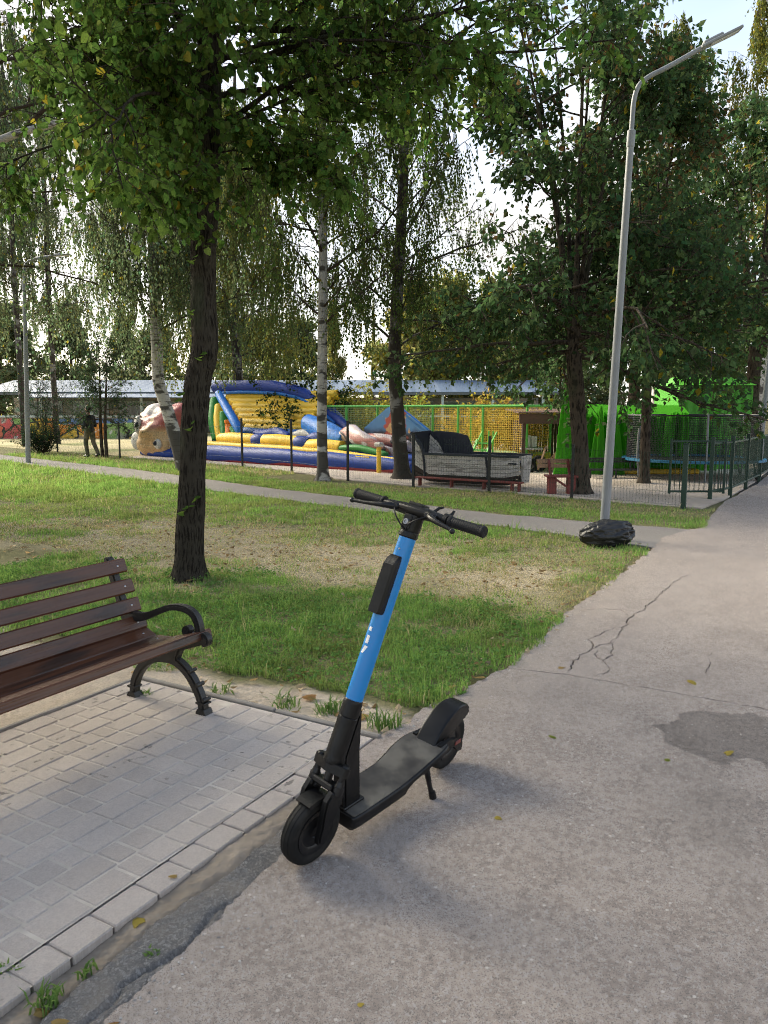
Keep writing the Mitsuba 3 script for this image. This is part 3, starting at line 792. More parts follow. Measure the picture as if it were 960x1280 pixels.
# handlebar: a cast wing, grips, two brake levers, throttle tab
hb = []
for y, hx, hz, cz in ((-0.150, 0.017, 0.015, 1.144), (-0.11, 0.021, 0.019, 1.146), (-0.05, 0.033, 0.024, 1.147), (0, 0.037, 0.028, 1.146), (0.05, 0.033, 0.024, 1.147), (0.11, 0.021, 0.019, 1.146), (0.150, 0.017, 0.015, 1.144)):
    hb.append([(hx * math.cos(a), y, cz + hz * math.sin(a) * (1 if math.sin(a) < 0 else 0.75)) for a in np.arange(14) * 2 * math.pi / 14])
hv = np.array(hb).reshape(-1, 3)
i, j = np.meshgrid(np.arange(6), np.arange(14), indexing='ij')
hf = quads(np.stack([i * 14 + j, i * 14 + (j + 1) % 14, (i + 1) * 14 + (j + 1) % 14, (i + 1) * 14 + j], -1).reshape(-1, 4))
bar_ = sp('handlebar', join([tm(hv, hf[:, ::-1]), box((-0.005, 0, 1.166), (0.046, 0.062, 0.014), 0.005)]), 'mat_black_plastic', FA, 45)
for s in (-1, 1):
    rings = [(0.0005, 0.145), (0.0205, 0.145), (0.0215, 0.149), (0.0205, 0.155), (0.0175, 0.158)]
    for k in range(14):
        y = 0.162 + k * 0.0082
        rings += [(0.0178, y), (0.0186, y + 0.003), (0.0178, y + 0.006)]
    rings += [(0.0200, 0.277), (0.0205, 0.283), (0.018, 0.287), (0.0005, 0.287)]
    g_ = xf(lathe(rings, 22), mat((0, 0, 1.144)) @ mat(rx=-90 * s))
    sp('grip', g_, 'mat_grip', FA, 30, bar_)
    end = 0.245 if s < 0 else 0.205
    pts = [(0.022, s * 0.075, 1.140), (0.044, s * 0.100, 1.134), (0.054, s * 0.14, 1.126), (0.056, s * 0.19, 1.119), (0.058, s * end, 1.114)]
    sp('brake_lever', join([tube(pts, [0.013, 0.011, 0.008, 0.0065, 0.006], 12, True, 2), xf(trimesh.creation.icosphere(subdivisions=2, radius=0.0095), mat(pts[-1])), box((0.020, s * 0.082, 1.142), (0.03, 0.05, 0.024), 0.006)]), 'mat_black_metal', FA, 40, bar_)
sp('throttle', join([tube([(-0.004, 0.128, 1.152), (-0.022, 0.130, 1.170), (-0.026, 0.132, 1.184)], [0.008, 0.006, 0.004], 8), xf(lathe([(0.0185, -0.010), (0.0235, -0.008), (0.0235, 0.008), (0.0185, 0.010)], 20), mat((0, 0.133, 1.144), rx=90))]), 'mat_black_plastic', FA, 35, bar_)
sp('bell', join([tube([(-0.016, 0.06, 1.160), (-0.030, 0.066, 1.178), (-0.034, 0.082, 1.186)], [0.006, 0.005, 0.003], 8)]), 'mat_black_plastic', FA, 35, bar_)
sp('brake_cable', join([tube([(0.03, -0.075, 1.138), (0.055, -0.045, 1.115), (0.05, -0.015, 1.088), (0.034, 0, 1.074)], 0.0028, 6, True, 2), tube([(0.03, 0.075, 1.138), (0.055, 0.045, 1.112), (0.05, 0.018, 1.086), (0.034, 0.006, 1.072)], 0.0028, 6, True, 2)]), 'mat_grip', FA, 40, bar_)

# deck, lofted along its length; grip mat on top; strut, fender, kickstand
dk = [(-0.135, 0.070, 0.132, 0.088), (-0.150, 0.082, 0.136, 0.078), (-0.20, 0.086, 0.137, 0.075), (-0.38, 0.087, 0.137, 0.075), (-0.455, 0.087, 0.139, 0.076), (-0.475, 0.087, 0.141, 0.092), (-0.53, 0.090, 0.152, 0.118), (-0.60, 0.095, 0.170, 0.140), (-0.66, 0.096, 0.180, 0.152), (-0.72, 0.090, 0.184, 0.157), (-0.75, 0.082, 0.185, 0.158)]


def loft(rows, prof):
    n = len(prof(*rows[0][1:]))
    v = np.array([[(r[0], y, z) for y, z in prof(*r[1:])] for r in rows]).reshape(-1, 3)
    i, j = np.meshgrid(np.arange(len(rows) - 1), np.arange(n), indexing='ij')
    f = quads(np.stack([i * n + j, i * n + (j + 1) % n, (i + 1) * n + (j + 1) % n, (i + 1) * n + j], -1).reshape(-1, 4))
    c = np.arange(1, n - 1)
    f = np.vstack([f, np.stack([0 * c, c + 1, c], 1), np.stack([0 * c, c, c + 1], 1) + (len(rows) - 1) * n])
    return tm(v, f)


def deck_prof(w, t, b):
    return [(w - 0.006, t), (w, t - 0.006), (w, t - 0.020), (w - 0.004, t - 0.023), (w - 0.004, b + 0.012), (w - 0.014, b), (-w + 0.014, b), (-w + 0.004, b + 0.012), (-w + 0.004, t - 0.023), (-w, t - 0.020), (-w, t - 0.006), (-w + 0.006, t)]


def fine(rows, k=4):
    r = np.array(rows)
    s = np.linspace(0, len(r) - 1, (len(r) - 1) * k + 1)
    from scipy.interpolate import PchipInterpolator
    return PchipInterpolator(np.arange(len(r)), r)(s)


deck = sp('deck', loft(fine(dk), deck_prof), 'mat_black_plastic', SC, 35)
matrows = [(x, w - 0.009, t + 0.003, t - 0.004) for x, w, t, b in fine(dk)[3:]]
sp('grip_mat', loft(matrows, lambda w, t, b: [(w, b), (w, t - 0.001), (w - 0.001, t), (-w + 0.001, t), (-w, t - 0.001), (-w, b)]), 'mat_deck_mat', SC, 35, deck, label='dusty ribbed rubber mat on the deck')
for s in (-1, 1):
    arm = [(-0.71, 0.176, 0.034), (-0.77, 0.176, 0.032), (-0.83, 0.162, 0.036), (-0.872, 0.130, 0.045), (-0.89, 0.122, 0.036)]
    sp('rear_arm', join([hull(np.vstack([box((x, s * 0.062, z), (0.012, 0.017, h)).vertices for x, z, h in arm[k:k + 2]])) for k in range(4)]), 'mat_black_plastic', SC, 30, deck)
    sp('reflector', box((-0.848, s * 0.0715, 0.158), (0.045, 0.004, 0.018), 0.0015), 'mat_reflector', SC, 20, deck)
strut = [(-0.148, 0.515), (-0.100, 0.360), (-0.145, 0.136), (-0.245, 0.136), (-0.235, 0.16), (-0.190, 0.36), (-0.168, 0.52)]
sp('strut', join([xf(extrude(Polygon(strut), 0.044), mat((0, 0.022, 0)) @ to_xz), xf(extrude(Polygon(strut).buffer(-0.012), 0.052), mat((0, 0.026, 0)) @ to_xz), box((-0.195, 0, 0.142), (0.115, 0.066, 0.014), 0.004)]), 'mat_black_plastic', SC, 25)
fr = [(-0.690, 0.180, 0.046, 0.010, 40), (-0.712, 0.212, 0.046, 0.024, 52), (-0.745, 0.246, 0.046, 0.056, 60), (-0.785, 0.275, 0.046, 0.085, 70), (-0.83, 0.295, 0.045, 0.098, 82), (-0.87, 0.303, 0.043, 0.095, 92), (-0.91, 0.300, 0.040, 0.082, 104), (-0.945, 0.288, 0.037, 0.060, 116), (-0.968, 0.272, 0.035, 0.040, 128)]
fv = []
for x, z, w, sk, a in fine(fr, 3):
    fv.append([(x, w, z - sk), (x, w, z - 0.006), (x, w - 0.008, z), (x, -w + 0.008, z), (x, -w, z - 0.006), (x, -w, z - sk), (x, -w + 0.004, z - sk), (x, -w + 0.004, z - 0.009), (x, w - 0.004, z - 0.009), (x, w - 0.004, z - sk)])
nf, n = len(fv), 10
fv = np.array(fv).reshape(-1, 3)
i, j = np.meshgrid(np.arange(nf - 1), np.arange(n), indexing='ij')
ff = quads(np.stack([i * n + j, i * n + (j + 1) % n, (i + 1) * n + (j + 1) % n, (i + 1) * n + j], -1).reshape(-1, 4))
fend = sp('rear_fender', join([tm(fv, ff), bar((-0.964, 0, 0.268), (-0.984, 0, 0.234), 0.062, 0.008, 0.002), bar((-0.984, 0, 0.238), (-0.962, 0, 0.208), 0.052, 0.012, 0.003)]), 'mat_black_plastic', SC, 30)
sp('tail_light', box((-0.981, 0, 0.254), (0.010, 0.040, 0.018), 0.003), 'mat_reflector', SC @ mat(), 20, fend)
sp('kickstand', join([tube([(-0.596, 0.074, 0.150), (-0.600, 0.086, 0.120), (-0.608, 0.100, 0.070), (-0.614, 0.114, 0.036), (-0.617, 0.119, 0.022)], [0.013, 0.012, 0.010, 0.010, 0.012], 10, True, 1), box((-0.590, 0.072, 0.140), (0.05, 0.034, 0.03), 0.006), tube([(-0.6135, 0.112, 0.046), (-0.6175, 0.1205, 0.020)], [0.0145, 0.015], 10)]), 'mat_black_metal', SC, 35)

# ------------------------------------------------------------------ the bench
bn = thing('park_bench', 'dark brown slatted park bench with scrolled black cast iron ends on the paved pad', 'bench')
BY0, BY1 = 0.86, 2.862


def chaikin(p, k=3):
    p = np.asarray(p, float)
    for _ in range(k):
        q = [p[0]]
        for a, b in zip(p[:-1], p[1:]):
            q += [0.75 * a + 0.25 * b, 0.25 * a + 0.75 * b]
        p = np.array(q + [p[-1]])
    return p


def taper_line(pts, w, k=3):
    p = chaikin(pts, k)
    w = np.interp(np.linspace(0, 1, len(p)), np.linspace(0, 1, len(w)), w)
    return shapely.union_all([Point(a).buffer(r / 2, 8).union(Point(b).buffer(s / 2, 8)).convex_hull for a, b, r, s in zip(p[:-1], p[1:], w[:-1], w[1:])])


def spiral(cx, cz, r0, turns, a0, sgn):
    t = np.linspace(0, turns * 2 * math.pi, 26)
    r = r0 * (1 - 0.75 * t / t[-1])
    return np.stack([cx + r * np.cos(a0 + sgn * t), cz + r * np.sin(a0 + sgn * t)], 1)


rails = [taper_line([(-3.315, 0.735), (-3.27, 0.63), (-3.215, 0.48), (-3.165, 0.36), (-3.12, 0.300), (-3.03, 0.285), (-2.90, 0.300), (-2.74, 0.365), (-2.66, 0.385)], [0.040, 0.046, 0.046, 0.048, 0.050, 0.046, 0.050, 0.044, 0.034]),
         taper_line([(-3.19, 0.445), (-3.13, 0.452), (-3.06, 0.455), (-2.96, 0.500), (-2.86, 0.540), (-2.76, 0.545), (-2.695, 0.515), (-2.672, 0.455), (-2.672, 0.405)], [0.050, 0.056, 0.042, 0.032, 0.030, 0.033, 0.036, 0.036, 0.034]),
         taper_line([(-2.672, 0.440), (-2.70, 0.405), (-2.745, 0.400)], [0.03, 0.026, 0.02], 2), taper_line(spiral(-2.748, 0.428, 0.026, 1.2, -1.57, -1), [0.022, 0.016]), Point(-2.748, 0.428).buffer(0.018),
         taper_line(spiral(-2.638, 0.392, 0.030, 1.1, 2.2, -1), [0.026, 0.018]), Point(-2.638, 0.392).buffer(0.026),
         taper_line([(-2.88, 0.262), (-2.98, 0.255), (-3.08, 0.200), (-3.145, 0.110), (-3.160, 0.045), (-3.160, 0.006)], [0.05, 0.046, 0.044, 0.044, 0.042, 0.042]),
         taper_line([(-2.93, 0.262), (-2.84, 0.258), (-2.755, 0.205), (-2.690, 0.115), (-2.665, 0.045), (-2.665, 0.006)], [0.05, 0.046, 0.044, 0.044, 0.042, 0.042]),
         Polygon([(-2.97, 0.25), (-2.84, 0.25), (-2.80, 0.33), (-3.0, 0.31)]).buffer(0.006)]
iron = shapely.union_all(rails)
feet = [Polygon([(x - 0.034, 0.002), (x + 0.036, 0.002), (x + 0.030, 0.018), (x + 0.022, 0.032), (x - 0.022, 0.032), (x - 0.030, 0.018)]) for x in (-3.160, -2.662)]
rims = shapely.union_all([taper_line(p, [0.012, 0.012], 0) for p in ([(-3.184, 0.062), (-3.136, 0.062)], [(-2.690, 0.062), (-2.640, 0.062)])] + [Point(-2.686, 0.155).buffer(0.011), Point(-2.734, 0.220).buffer(0.009), Point(-2.645, 0.082).buffer(0.009)])


def cast(poly, y, t, name, parent, rib=True):
    ms = [xf(extrude(poly.simplify(0.0006), t), mat((0, y + t / 2, 0)) @ to_xz)]
    if rib:
        ms.append(xf(extrude(poly.buffer(-0.0095).simplify(0.0008), t + 0.010), mat((0, y + t / 2 + 0.005, 0)) @ to_xz))
    return part(parent, name, join(ms), 'mat_cast_iron', 25)


for y in (2.800, 1.02):
    e = cast(iron, y, 0.034, 'end_frame', bn)
    for ft in feet:
        cast(ft, y, 0.056, 'foot', e, False)
    cast(rims, y, 0.052, 'collar', e, False)


def slat(cx, cz, w, t, tilt, name):
    m = xf(box((0, 0, 0), (w, BY1 - BY0, t), 0.007), mat((cx, (BY0 + BY1) / 2, cz), ry=-tilt))
    k = part(bn, name, m, 'mat_bench_wood', 25)
    for y in (2.800, 1.02):
        a = math.radians(tilt)
        part(k, 'bolt', xf(lathe([(0.0004, 0.003), (0.0045, 0.002), (0.0062, 0)], 10), mat((cx - math.sin(a) * t / 2, y, cz + math.cos(a) * t / 2), ry=-tilt)), 'mat_steel', 30)
    return k


for cx, cz in ((-3.262, 0.705), (-3.212, 0.600), (-3.168, 0.503), (-3.128, 0.415)):
    slat(cx, cz, 0.077, 0.030, -69, 'back_slat')
slat(-3.082, 0.352, 0.092, 0.030, -24, 'seat_slat')
slat(-2.972, 0.338, 0.112, 0.030, 4, 'seat_slat')
slat(-2.850, 0.360, 0.112, 0.032, 14, 'seat_slat')
slat(-2.712, 0.402, 0.136, 0.044, 15, 'seat_slat')
# ------------------------------------------------------------------ street furniture
VR = np.array([[CY, -SY, 0, 0], [SY, CY, 0, 0], [0, 0, 1, 0], [0, 0, 0, 1.0]])     # side / ahead / up axes that face the camera


def lamp(base, top, r0, r1, arm, head, label):
    k = thing('lamp_post', label, 'lamp post', 'galvanised lamp posts along the paths')
    b, t = np.array(base, float), np.array(top, float)
    part(k, 'pole', join([tube([b + (t - b) * s for s in (0, 0.015, 0.5, 0.90)], [r0 * 1.04, r0, (r0 + r1) / 2, r1 * 1.1], 20), tube([b, b + [0, 0, 0.02]], r0 * 1.7, 20)]), 'mat_galvanised', 40)
    part(k, 'collar', join([tube([b + (t - b) * s for s in (0.865, 0.868, 0.90, 0.903)], [r1 * 1.1, r1 * 1.35, r1 * 1.35, r1 * 0.8], 18)]), 'mat_galvanised', 40)
    if arm:
        pts = [b + (t - b) * 0.90, b + (t - b) * 0.985] + [np.array(a) for a in arm]
        part(k, 'arm', tube(pts, r1 * 0.78, 14, True, 3), 'mat_galvanised', 40)
    if head:
        a, c = map(np.array, head)
        h = part(k, 'lamp_head', join([bar(a, c, 0.15, 0.030, 0.008), bar(a + (c - a) * 0.08 + [0, 0, 0.030], a + (c - a) * 0.55 + [0, 0, 0.030], 0.09, 0.045, 0.012)]), 'mat_galvanised', 25)
        part(h, 'lens', bar(a + (c - a) * 0.25 - [0, 0, 0.018], a + (c - a) * 0.92 - [0, 0, 0.018], 0.11, 0.012, 0.003), 'mat_lamp_lens', 20)
    return k


lamp((-2.25, 9.26, -0.02), (-2.118, 9.335, 5.16), 0.056, 0.034, [(-1.99, 9.41, 5.22), (-1.82, 9.50, 5.30), (-1.42, 9.73, 5.555)], [(-1.50, 9.685, 5.505), (-1.12, 9.905, 5.715)], 'tall grey lamp post with angled arm, standing behind the black bin bag')
lamp((-19.86, 14.09, -0.02), (-19.66, 14.20, 5.62), 0.070, 0.048, [(-19.4, 14.35, 5.66), (-18.95, 14.6, 5.73)], [(-19.05, 14.55, 5.72), (-18.55, 14.85, 5.78)], 'slim grey lamp post beside the dark conifer near the graffiti wall')
lamp((-1.52, 22.83, -0.02), (-1.33, 22.94, 6.6), 0.075, 0.05, [(-1.0, 23.1, 6.9), (-0.3, 23.5, 7.1)], [(-0.4, 23.45, 7.08), (0.1, 23.75, 7.2)], 'grey lamp post at the far end of the path beside the trampoline')

# bin bag slumped against the pole
s = trimesh.creation.icosphere(subdivisions=5, radius=1.0)
p = np.array(s.vertices)
u = p.copy()
knot = unit(np.array([0.85, 0.10, 0.45]))
e1 = unit(np.cross(knot, [0, 0, 1.0]))
e2 = np.cross(knot, e1)
az = np.arctan2(u @ e2, u @ e1)                                       # angle round the knot: the folds run out from it
far = np.arccos(np.clip(u @ knot, -1, 1))
w1 = meshkit.fbm(u * 1.6 + 3, 3, 5)
fold = np.abs(np.sin(az * 4.5 + 5 * w1 + 1.5 * far)) * np.exp(-far / 1.4) + 0.55 * np.abs(meshkit.fbm(u * 2.6 + 7, 3, 6) - 0.5) * 2
r = 1 + 0.20 * (fold - 0.4) + 0.40 * (meshkit.fbm(u * 1.3, 2, 6) - 0.5)
p = u * r[:, None] * [0.30, 0.21, 0.165]
p[:, 2] = np.maximum(p[:, 2], -0.11) + 0.11
bag = thing('bin_bag', 'full crumpled black bin bag on the grass tip at the lamp post foot', 'bin bag')
BG = VR.copy()
BG[:3, 3] = (-2.115, 8.80, -0.005)
part(bag, 'sack', xf(tm(p, s.faces), BG), 'mat_bin_bag', True)
kn = []
for k in range(7):
    a = k * 0.9
    kn.append(hull(np.array([[0, 0, 0], [0.012, 0, 0.004], [0.07 * math.cos(a * 0.35) + 0.02, 0.05 * math.sin(a), 0.03 + 0.02 * math.cos(a * 2)], [0.085 * math.cos(a * 0.35), 0.05 * math.sin(a) + 0.02, 0.018 + 0.02 * math.cos(a * 2)], [0.03, 0.02 * math.sin(a), 0.025]])))
part(bag, 'knot', xf(join(kn), BG @ mat((0.205, -0.02, 0.225))), 'mat_bin_bag', 40)

# mesh fence with black posts along the yard, open gate and barred railing on the path side
fk = thing('mesh_fence', 'low welded mesh fence with black posts along the playground edge', 'fence')
PST = [(-23.25, 17.66, 1.05), (-21.23, 17.23, 1.08), (-18.97, 16.64, 1.12), (-16.2, 16.32, 1.15), (-13.50, 15.95, 1.27), (-11.2, 15.05, 1.28), (-8.95, 14.05, 1.27), (-7.08, 13.54, 1.06), (-5.43, 13.45, 1.02), (-3.75, 13.08, 0.92), (-1.85, 12.57, 1.00)]
for i, (x, y, h) in enumerate(PST):
    last = i == len(PST) - 1
    part(fk, 'corner_post' if last else 'post', join([box((x, y, h / 2 - 0.05), (0.075, 0.075, h + 0.1) if last else (0.045, 0.045, h + 0.1), 0.004), box((x, y, h + 0.005), (0.082, 0.082, 0.012) if last else (0.05, 0.05, 0.012), 0.003)]), 'mat_fence_green' if last else 'mat_fence_black', False)


def wires(a, b, z0, z1, dx, dz, r, vr=None):
    a, b = np.array(a, float), np.array(b, float)
    L = np.linalg.norm(b - a)
    ts = np.arange(dx / 2, L, dx) / L
    P = np.array([[[*(a + (b - a) * t), z0], [*(a + (b - a) * t), z1]] for t in ts])
    zs = np.arange(z0 + 0.01, z1, dz)
    Q = np.array([[[*a, z], [*b, z]] for z in zs])
    return join([tubes(P, np.full((len(P), 2), vr or r), 4), tubes(Q, np.full((len(Q), 2), r), 4)])


for (x0, y0, h0), (x1, y1, h1) in zip(PST[:-1], PST[1:]):
    part(fk, 'wire_panel', wires((x0, y0), (x1, y1), 0.04, min(h0, h1) - 0.05, 0.055, 0.20, 0.0019), 'mat_fence_green', kind='stuff')
gt = thing('fence_gate', 'dark green barred gate standing open behind the fence corner post', 'gate')
ga, gb = np.array([-2.31, 14.04]), np.array([-1.49, 14.51])


def rail(k, a, b, z, name='rail', s=0.035, m='mat_fence_green'):
    part(k, name, bar((*a, z), (*b, z), s, s, 0.004), m, False)


for z in (0.11, 0.98):
    rail(gt, ga, gb, z)
for q in (ga, gb):
    part(gt, 'stile', box((q[0], q[1], 0.55), (0.04, 0.04, 0.96), 0.004), 'mat_fence_green', False)
for t in np.arange(1, 11) / 11:
    q = ga + (gb - ga) * t
    part(gt, 'upright', tube([(*q, 0.12), (*q, 0.97)], 0.007, 6), 'mat_fence_green', 40)
rl = thing('railing', 'dark green barred railing along the far edge of the path', 'railing')
RP = [(-1.66, 14.14), (-1.42, 14.9), (-1.30, 16.5), (-1.18, 18.2), (-1.10, 20.2)]
for x, y in RP:
    part(rl, 'post', box((x, y, 0.5), (0.065, 0.065, 1.12), 0.004), 'mat_fence_green', False)
for a, b in zip(RP[:-1], RP[1:]):
    for z in (0.14, 0.95):
        rail(rl, a, b, z)
    n = int(np.hypot(b[0] - a[0], b[1] - a[1]) / 0.11)
    for t in (np.arange(n) + 0.5) / n:
        part(rl, 'upright', tube([(a[0] + (b[0] - a[0]) * t, a[1] + (b[1] - a[1]) * t, 0.15), (a[0] + (b[0] - a[0]) * t, a[1] + (b[1] - a[1]) * t, 0.94)], 0.008, 6), 'mat_fence_green', 40)

# ------------------------------------------------------------------ playground: the half-deflated bouncy castle


def vinyl(name, c, k=0.14):
    return prin(name, lambda p, n, uv: mi.Color3f(*c) * (1 - k + 2 * k * fbm(p.x * 3, p.y * 3, p.z * 3, 3)), 0.5, spec=0.28)


vinyl('mat_vinyl_blue', (0.012, 0.045, 0.26))
vinyl('mat_vinyl_sky', (0.020, 0.16, 0.52))
vinyl('mat_vinyl_yellow', (0.86, 0.56, 0.05))
vinyl('mat_vinyl_green', (0.035, 0.24, 0.045))
vinyl('mat_vinyl_orange', (0.72, 0.20, 0.025))
vinyl('mat_vinyl_red', (0.26, 0.020, 0.025))
vinyl('mat_vinyl_tan', (0.52, 0.34, 0.17))
vinyl('mat_vinyl_pale', (0.55, 0.53, 0.48))
vinyl('mat_vinyl_black', (0.02, 0.02, 0.03))
vinyl('mat_vinyl_rose', (0.42, 0.13, 0.13))
CA = frame((-18.20, 17.60, 0), (0.986, -0.168, 0), (0.168, 0.986, 0), (0, 0, 1))     # x to the right along the front, y away


def air(pts, r, sides=16, jit=0.0, seed=1, sm=2):
    m = tube(pts, r, sides, True, sm)
    if jit:
        v = np.array(m.vertices)
        m.vertices = v + (np.stack([meshkit.fbm(v * 2.2 + 11 * k, 3, seed + k) for k in range(3)], 1) - 0.5) * jit
    return xf(m, CA)


ks = thing('bouncy_castle', 'half deflated blue and yellow bouncy castle slide behind the fence', 'bouncy castle')
part(ks, 'base', join([air([(1.3, 0.20, 0.22), (4.5, 0.15, 0.22), (7.5, 0.15, 0.21), (9.85, 0.2, 0.15)], [0.24, 0.24, 0.22, 0.15], 16, 0.10, 3), xf(box((5.5, 1.9, 0.2), (8.4, 3.4, 0.34), 0.1), CA), air([(1.3, 0.2, 0.2), (1.2, 3.3, 0.2)], 0.24, 14, 0.08, 4)]), 'mat_vinyl_blue', True)
part(ks, 'skirt', air([(1.3, 0.15, 0.06), (5, 0.10, 0.06), (9.8, 0.16, 0.05)], 0.13, 12, 0.05, 6), 'mat_vinyl_red', True)
part(ks, 'top_strip', air([(1.5, 0.25, 0.45), (4.5, 0.22, 0.445), (7.3, 0.22, 0.40), (9.6, 0.28, 0.27)], [0.11, 0.11, 0.09, 0.06], 12, 0.06, 8), 'mat_vinyl_yellow', True)
for x0, x1, z, m, nm in ((2.2, 3.85, 0.62, 'yellow', 'front_bolster'), (3.80, 4.2, 0.62, 'blue', 'front_bolster'), (4.15, 5.55, 0.61, 'yellow', 'front_bolster'), (5.50, 5.95, 0.59, 'blue', 'front_bolster'), (5.9, 7.2, 0.52, 'yellow', 'front_bolster')):
    part(ks, nm, air([(x0, 0.62, z), ((x0 + x1) / 2, 0.58, z + 0.02), (x1, 0.62, z - 0.02)], [0.19, 0.205, 0.19], 14, 0.05, int(x0 * 10)), 'mat_vinyl_' + m, True)
for i, (x0, x1, y, z) in enumerate(((3.2, 4.7, 1.1, 0.74), (4.6, 6.1, 1.3, 0.72), (5.4, 6.6, 0.95, 0.62))):
    part(ks, 'slack_floor', air([(x0, y, z), ((x0 + x1) / 2, y + 0.1, z + 0.08), (x1, y, z - 0.03)], [0.12, 0.20, 0.10], 12, 0.16, 20 + i), 'mat_vinyl_' + ('blue', 'pale', 'blue')[i], True)
for k in range(7):                                                                # the yellow slide, seven air chambers side by side
    t = k / 6
    z = 0.92 + 1.02 * t
    part(ks, 'slide_chamber', air([(1.70 - 1.65 * t, 2.1 + 0.65 * t, z), (3.2, 2.1 + 0.65 * t, z - 0.03), (4.35 + 0.70 * t, 2.1 + 0.65 * t, z)], 0.150, 14, 0.03, 30 + k, 1), 'mat_vinyl_yellow', True)
part(ks, 'rear_wall', xf(tm([(-0.2, 2.95, 0.3), (4.8, 2.95, 0.3), (4.6, 3.0, 1.75), (-0.2, 3.0, 2.1), (-0.2, 3.1, 0.3), (4.8, 3.1, 0.3), (4.6, 3.15, 1.75), (-0.2, 3.15, 2.1)], quads([(0, 1, 2, 3), (5, 4, 7, 6), (3, 2, 6, 7), (1, 5, 6, 2), (4, 0, 3, 7)])), CA), 'mat_vinyl_blue', False)
part(ks, 'top_arch', air([(-0.6, 2.7, 2.25), (0.8, 2.7, 2.27), (2.4, 2.7, 2.20), (3.7, 2.7, 2.02), (4.9, 2.65, 1.40), (5.6, 2.5, 1.05), (6.4, 2.3, 0.62)], [0.19, 0.22, 0.22, 0.20, 0.16, 0.13, 0.10], 14, 0.08, 41), 'mat_vinyl_blue', True)
part(ks, 'top_seam', air([(-0.4, 2.55, 2.05), (1.5, 2.55, 2.08), (3.8, 2.55, 1.92), (5.2, 2.5, 1.10)], [0.055, 0.06, 0.06, 0.05], 10, 0.03, 42), 'mat_vinyl_sky', True)
part(ks, 'slide_foot', air([(1.3, 1.95, 0.80), (3.0, 1.9, 0.76), (5.0, 1.9, 0.76)], 0.15, 12, 0.05, 44), 'mat_vinyl_sky', True)
for k, m in enumerate(('green', 'yellow', 'green', 'orange', 'green')):              # the striped side wall, leaning
    a = 0.30 * k
    part(ks, 'side_stripe', air([(0.95 + a * 1.15, 1.5 - 0.1 * k, 1.82 - 0.21 * k), (1.15 + a * 0.95, 1.2, 1.15 - 0.07 * k), (1.6 + 0.20 * k, 0.95, 0.55)], [0.20, 0.20, 0.15], 12, 0.04, 50 + k), 'mat_vinyl_' + m, True)
part(ks, 'side_rail', air([(1.05, 1.5, 2.02), (1.95, 1.1, 1.52), (2.85, 0.8, 0.92), (2.9, 0.8, 0.75)], [0.12, 0.13, 0.14, 0.10], 14, 0.04, 58), 'mat_vinyl_sky', True)
part(ks, 'fallen_column', air([(5.0, 1.6, 1.12), (5.6, 1.4, 0.98), (6.4, 1.1, 0.78), (7.0, 1.0, 0.66)], [0.26, 0.31, 0.33, 0.26], 18, 0.08, 60), 'mat_vinyl_sky', True)


def print_col(p, n, uv):
    a = fbm(p.x * 1.6 + p.z * 2, p.z * 3, 2.0, 3)
    s = dr.sin((p.x * 3.2 + p.z * 9 + a * 8))
    c = mix(C3(0.50, 0.42, 0.42), C3(0.34, 0.12, 0.10), smoothstep(0.2, 0.5, s))
    return mix(c, C3(0.05, 0.04, 0.05), smoothstep(0.8, 0.95, dr.sin(p.x * 5 + p.z * 4 + a * 10)))


prin('mat_vinyl_print', print_col, 0.45, spec=0.4)
part(ks, 'slack_cover', join([air([(6.6, 1.3, 0.72), (7.1, 1.0, 0.86), (7.7, 0.8, 0.74), (8.4, 0.7, 0.55), (9.0, 0.7, 0.42)], [0.14, 0.25, 0.22, 0.17, 0.10], 14, 0.25, 62), air([(7.0, 1.6, 0.62), (7.9, 1.5, 0.70), (8.8, 1.5, 0.55)], [0.2, 0.24, 0.16], 12, 0.2, 63)]), 'mat_vinyl_print', True, label='crumpled pale cover with rose stripes')
part(ks, 'slack_edge', air([(6.7, 0.55, 0.45), (7.8, 0.5, 0.55), (8.8, 0.5, 0.40)], [0.08, 0.10, 0.07], 10, 0.06, 64), 'mat_vinyl_green', True)


def board_col(p, n, uv):
    a = fbm(p.x * 2.2, p.z * 2.6, 7.0, 3)
    d = dr.sqrt(dr.square(p.x + 9.95) + dr.square((p.z - 1.12) * 1.1) + dr.square(p.y - 18.0) * 0.02)
    c = mix(C3(0.05, 0.17, 0.36), C3(0.12, 0.28, 0.48), a)
    c = mix(c, C3(0.035, 0.03, 0.03), smoothstep(1.10, 0.80, p.z + (a - 0.5) * 0.7))
    c = mix(c, C3(0.40, 0.08, 0.05), smoothstep(0.40, 0.30, d + (a - 0.5) * 1.3))
    return mix(c, C3(0.55, 0.33, 0.14), smoothstep(0.34, 0.26, d + (fbm(p.x * 6, p.z * 6, 2.0, 3) - 0.4) * 1.5))


prin('mat_vinyl_board', board_col, 0.45, spec=0.4)
bd = Polygon([(6.85, 0.35), (9.05, 0.30), (9.0, 0.95), (8.0, 1.58), (7.75, 1.52), (6.95, 0.98)]).buffer(0.05)
part(ks, 'peaked_panel', xf(join([xf(extrude(bd, 0.16), to_xz), xf(extrude(bd.buffer(-0.06), 0.24), mat((0, 0.04, 0)) @ to_xz)]), CA @ mat((0, 2.0, 0))), 'mat_vinyl_board', 30)
part(ks, 'panel_edge', air([(6.95, 1.92, 0.95), (7.4, 1.92, 1.28), (7.82, 1.92, 1.56), (8.05, 1.92, 1.58), (8.5, 1.92, 1.28), (9.0, 1.92, 0.97)], 0.05, 10, 0, 1, 1), 'mat_vinyl_sky', True)
part(ks, 'yellow_patch', xf(box((8.35, -0.06, 0.30), (0.46, 0.02, 0.13), 0.006), CA @ mat(rz=1)), 'mat_vinyl_yellow', False)
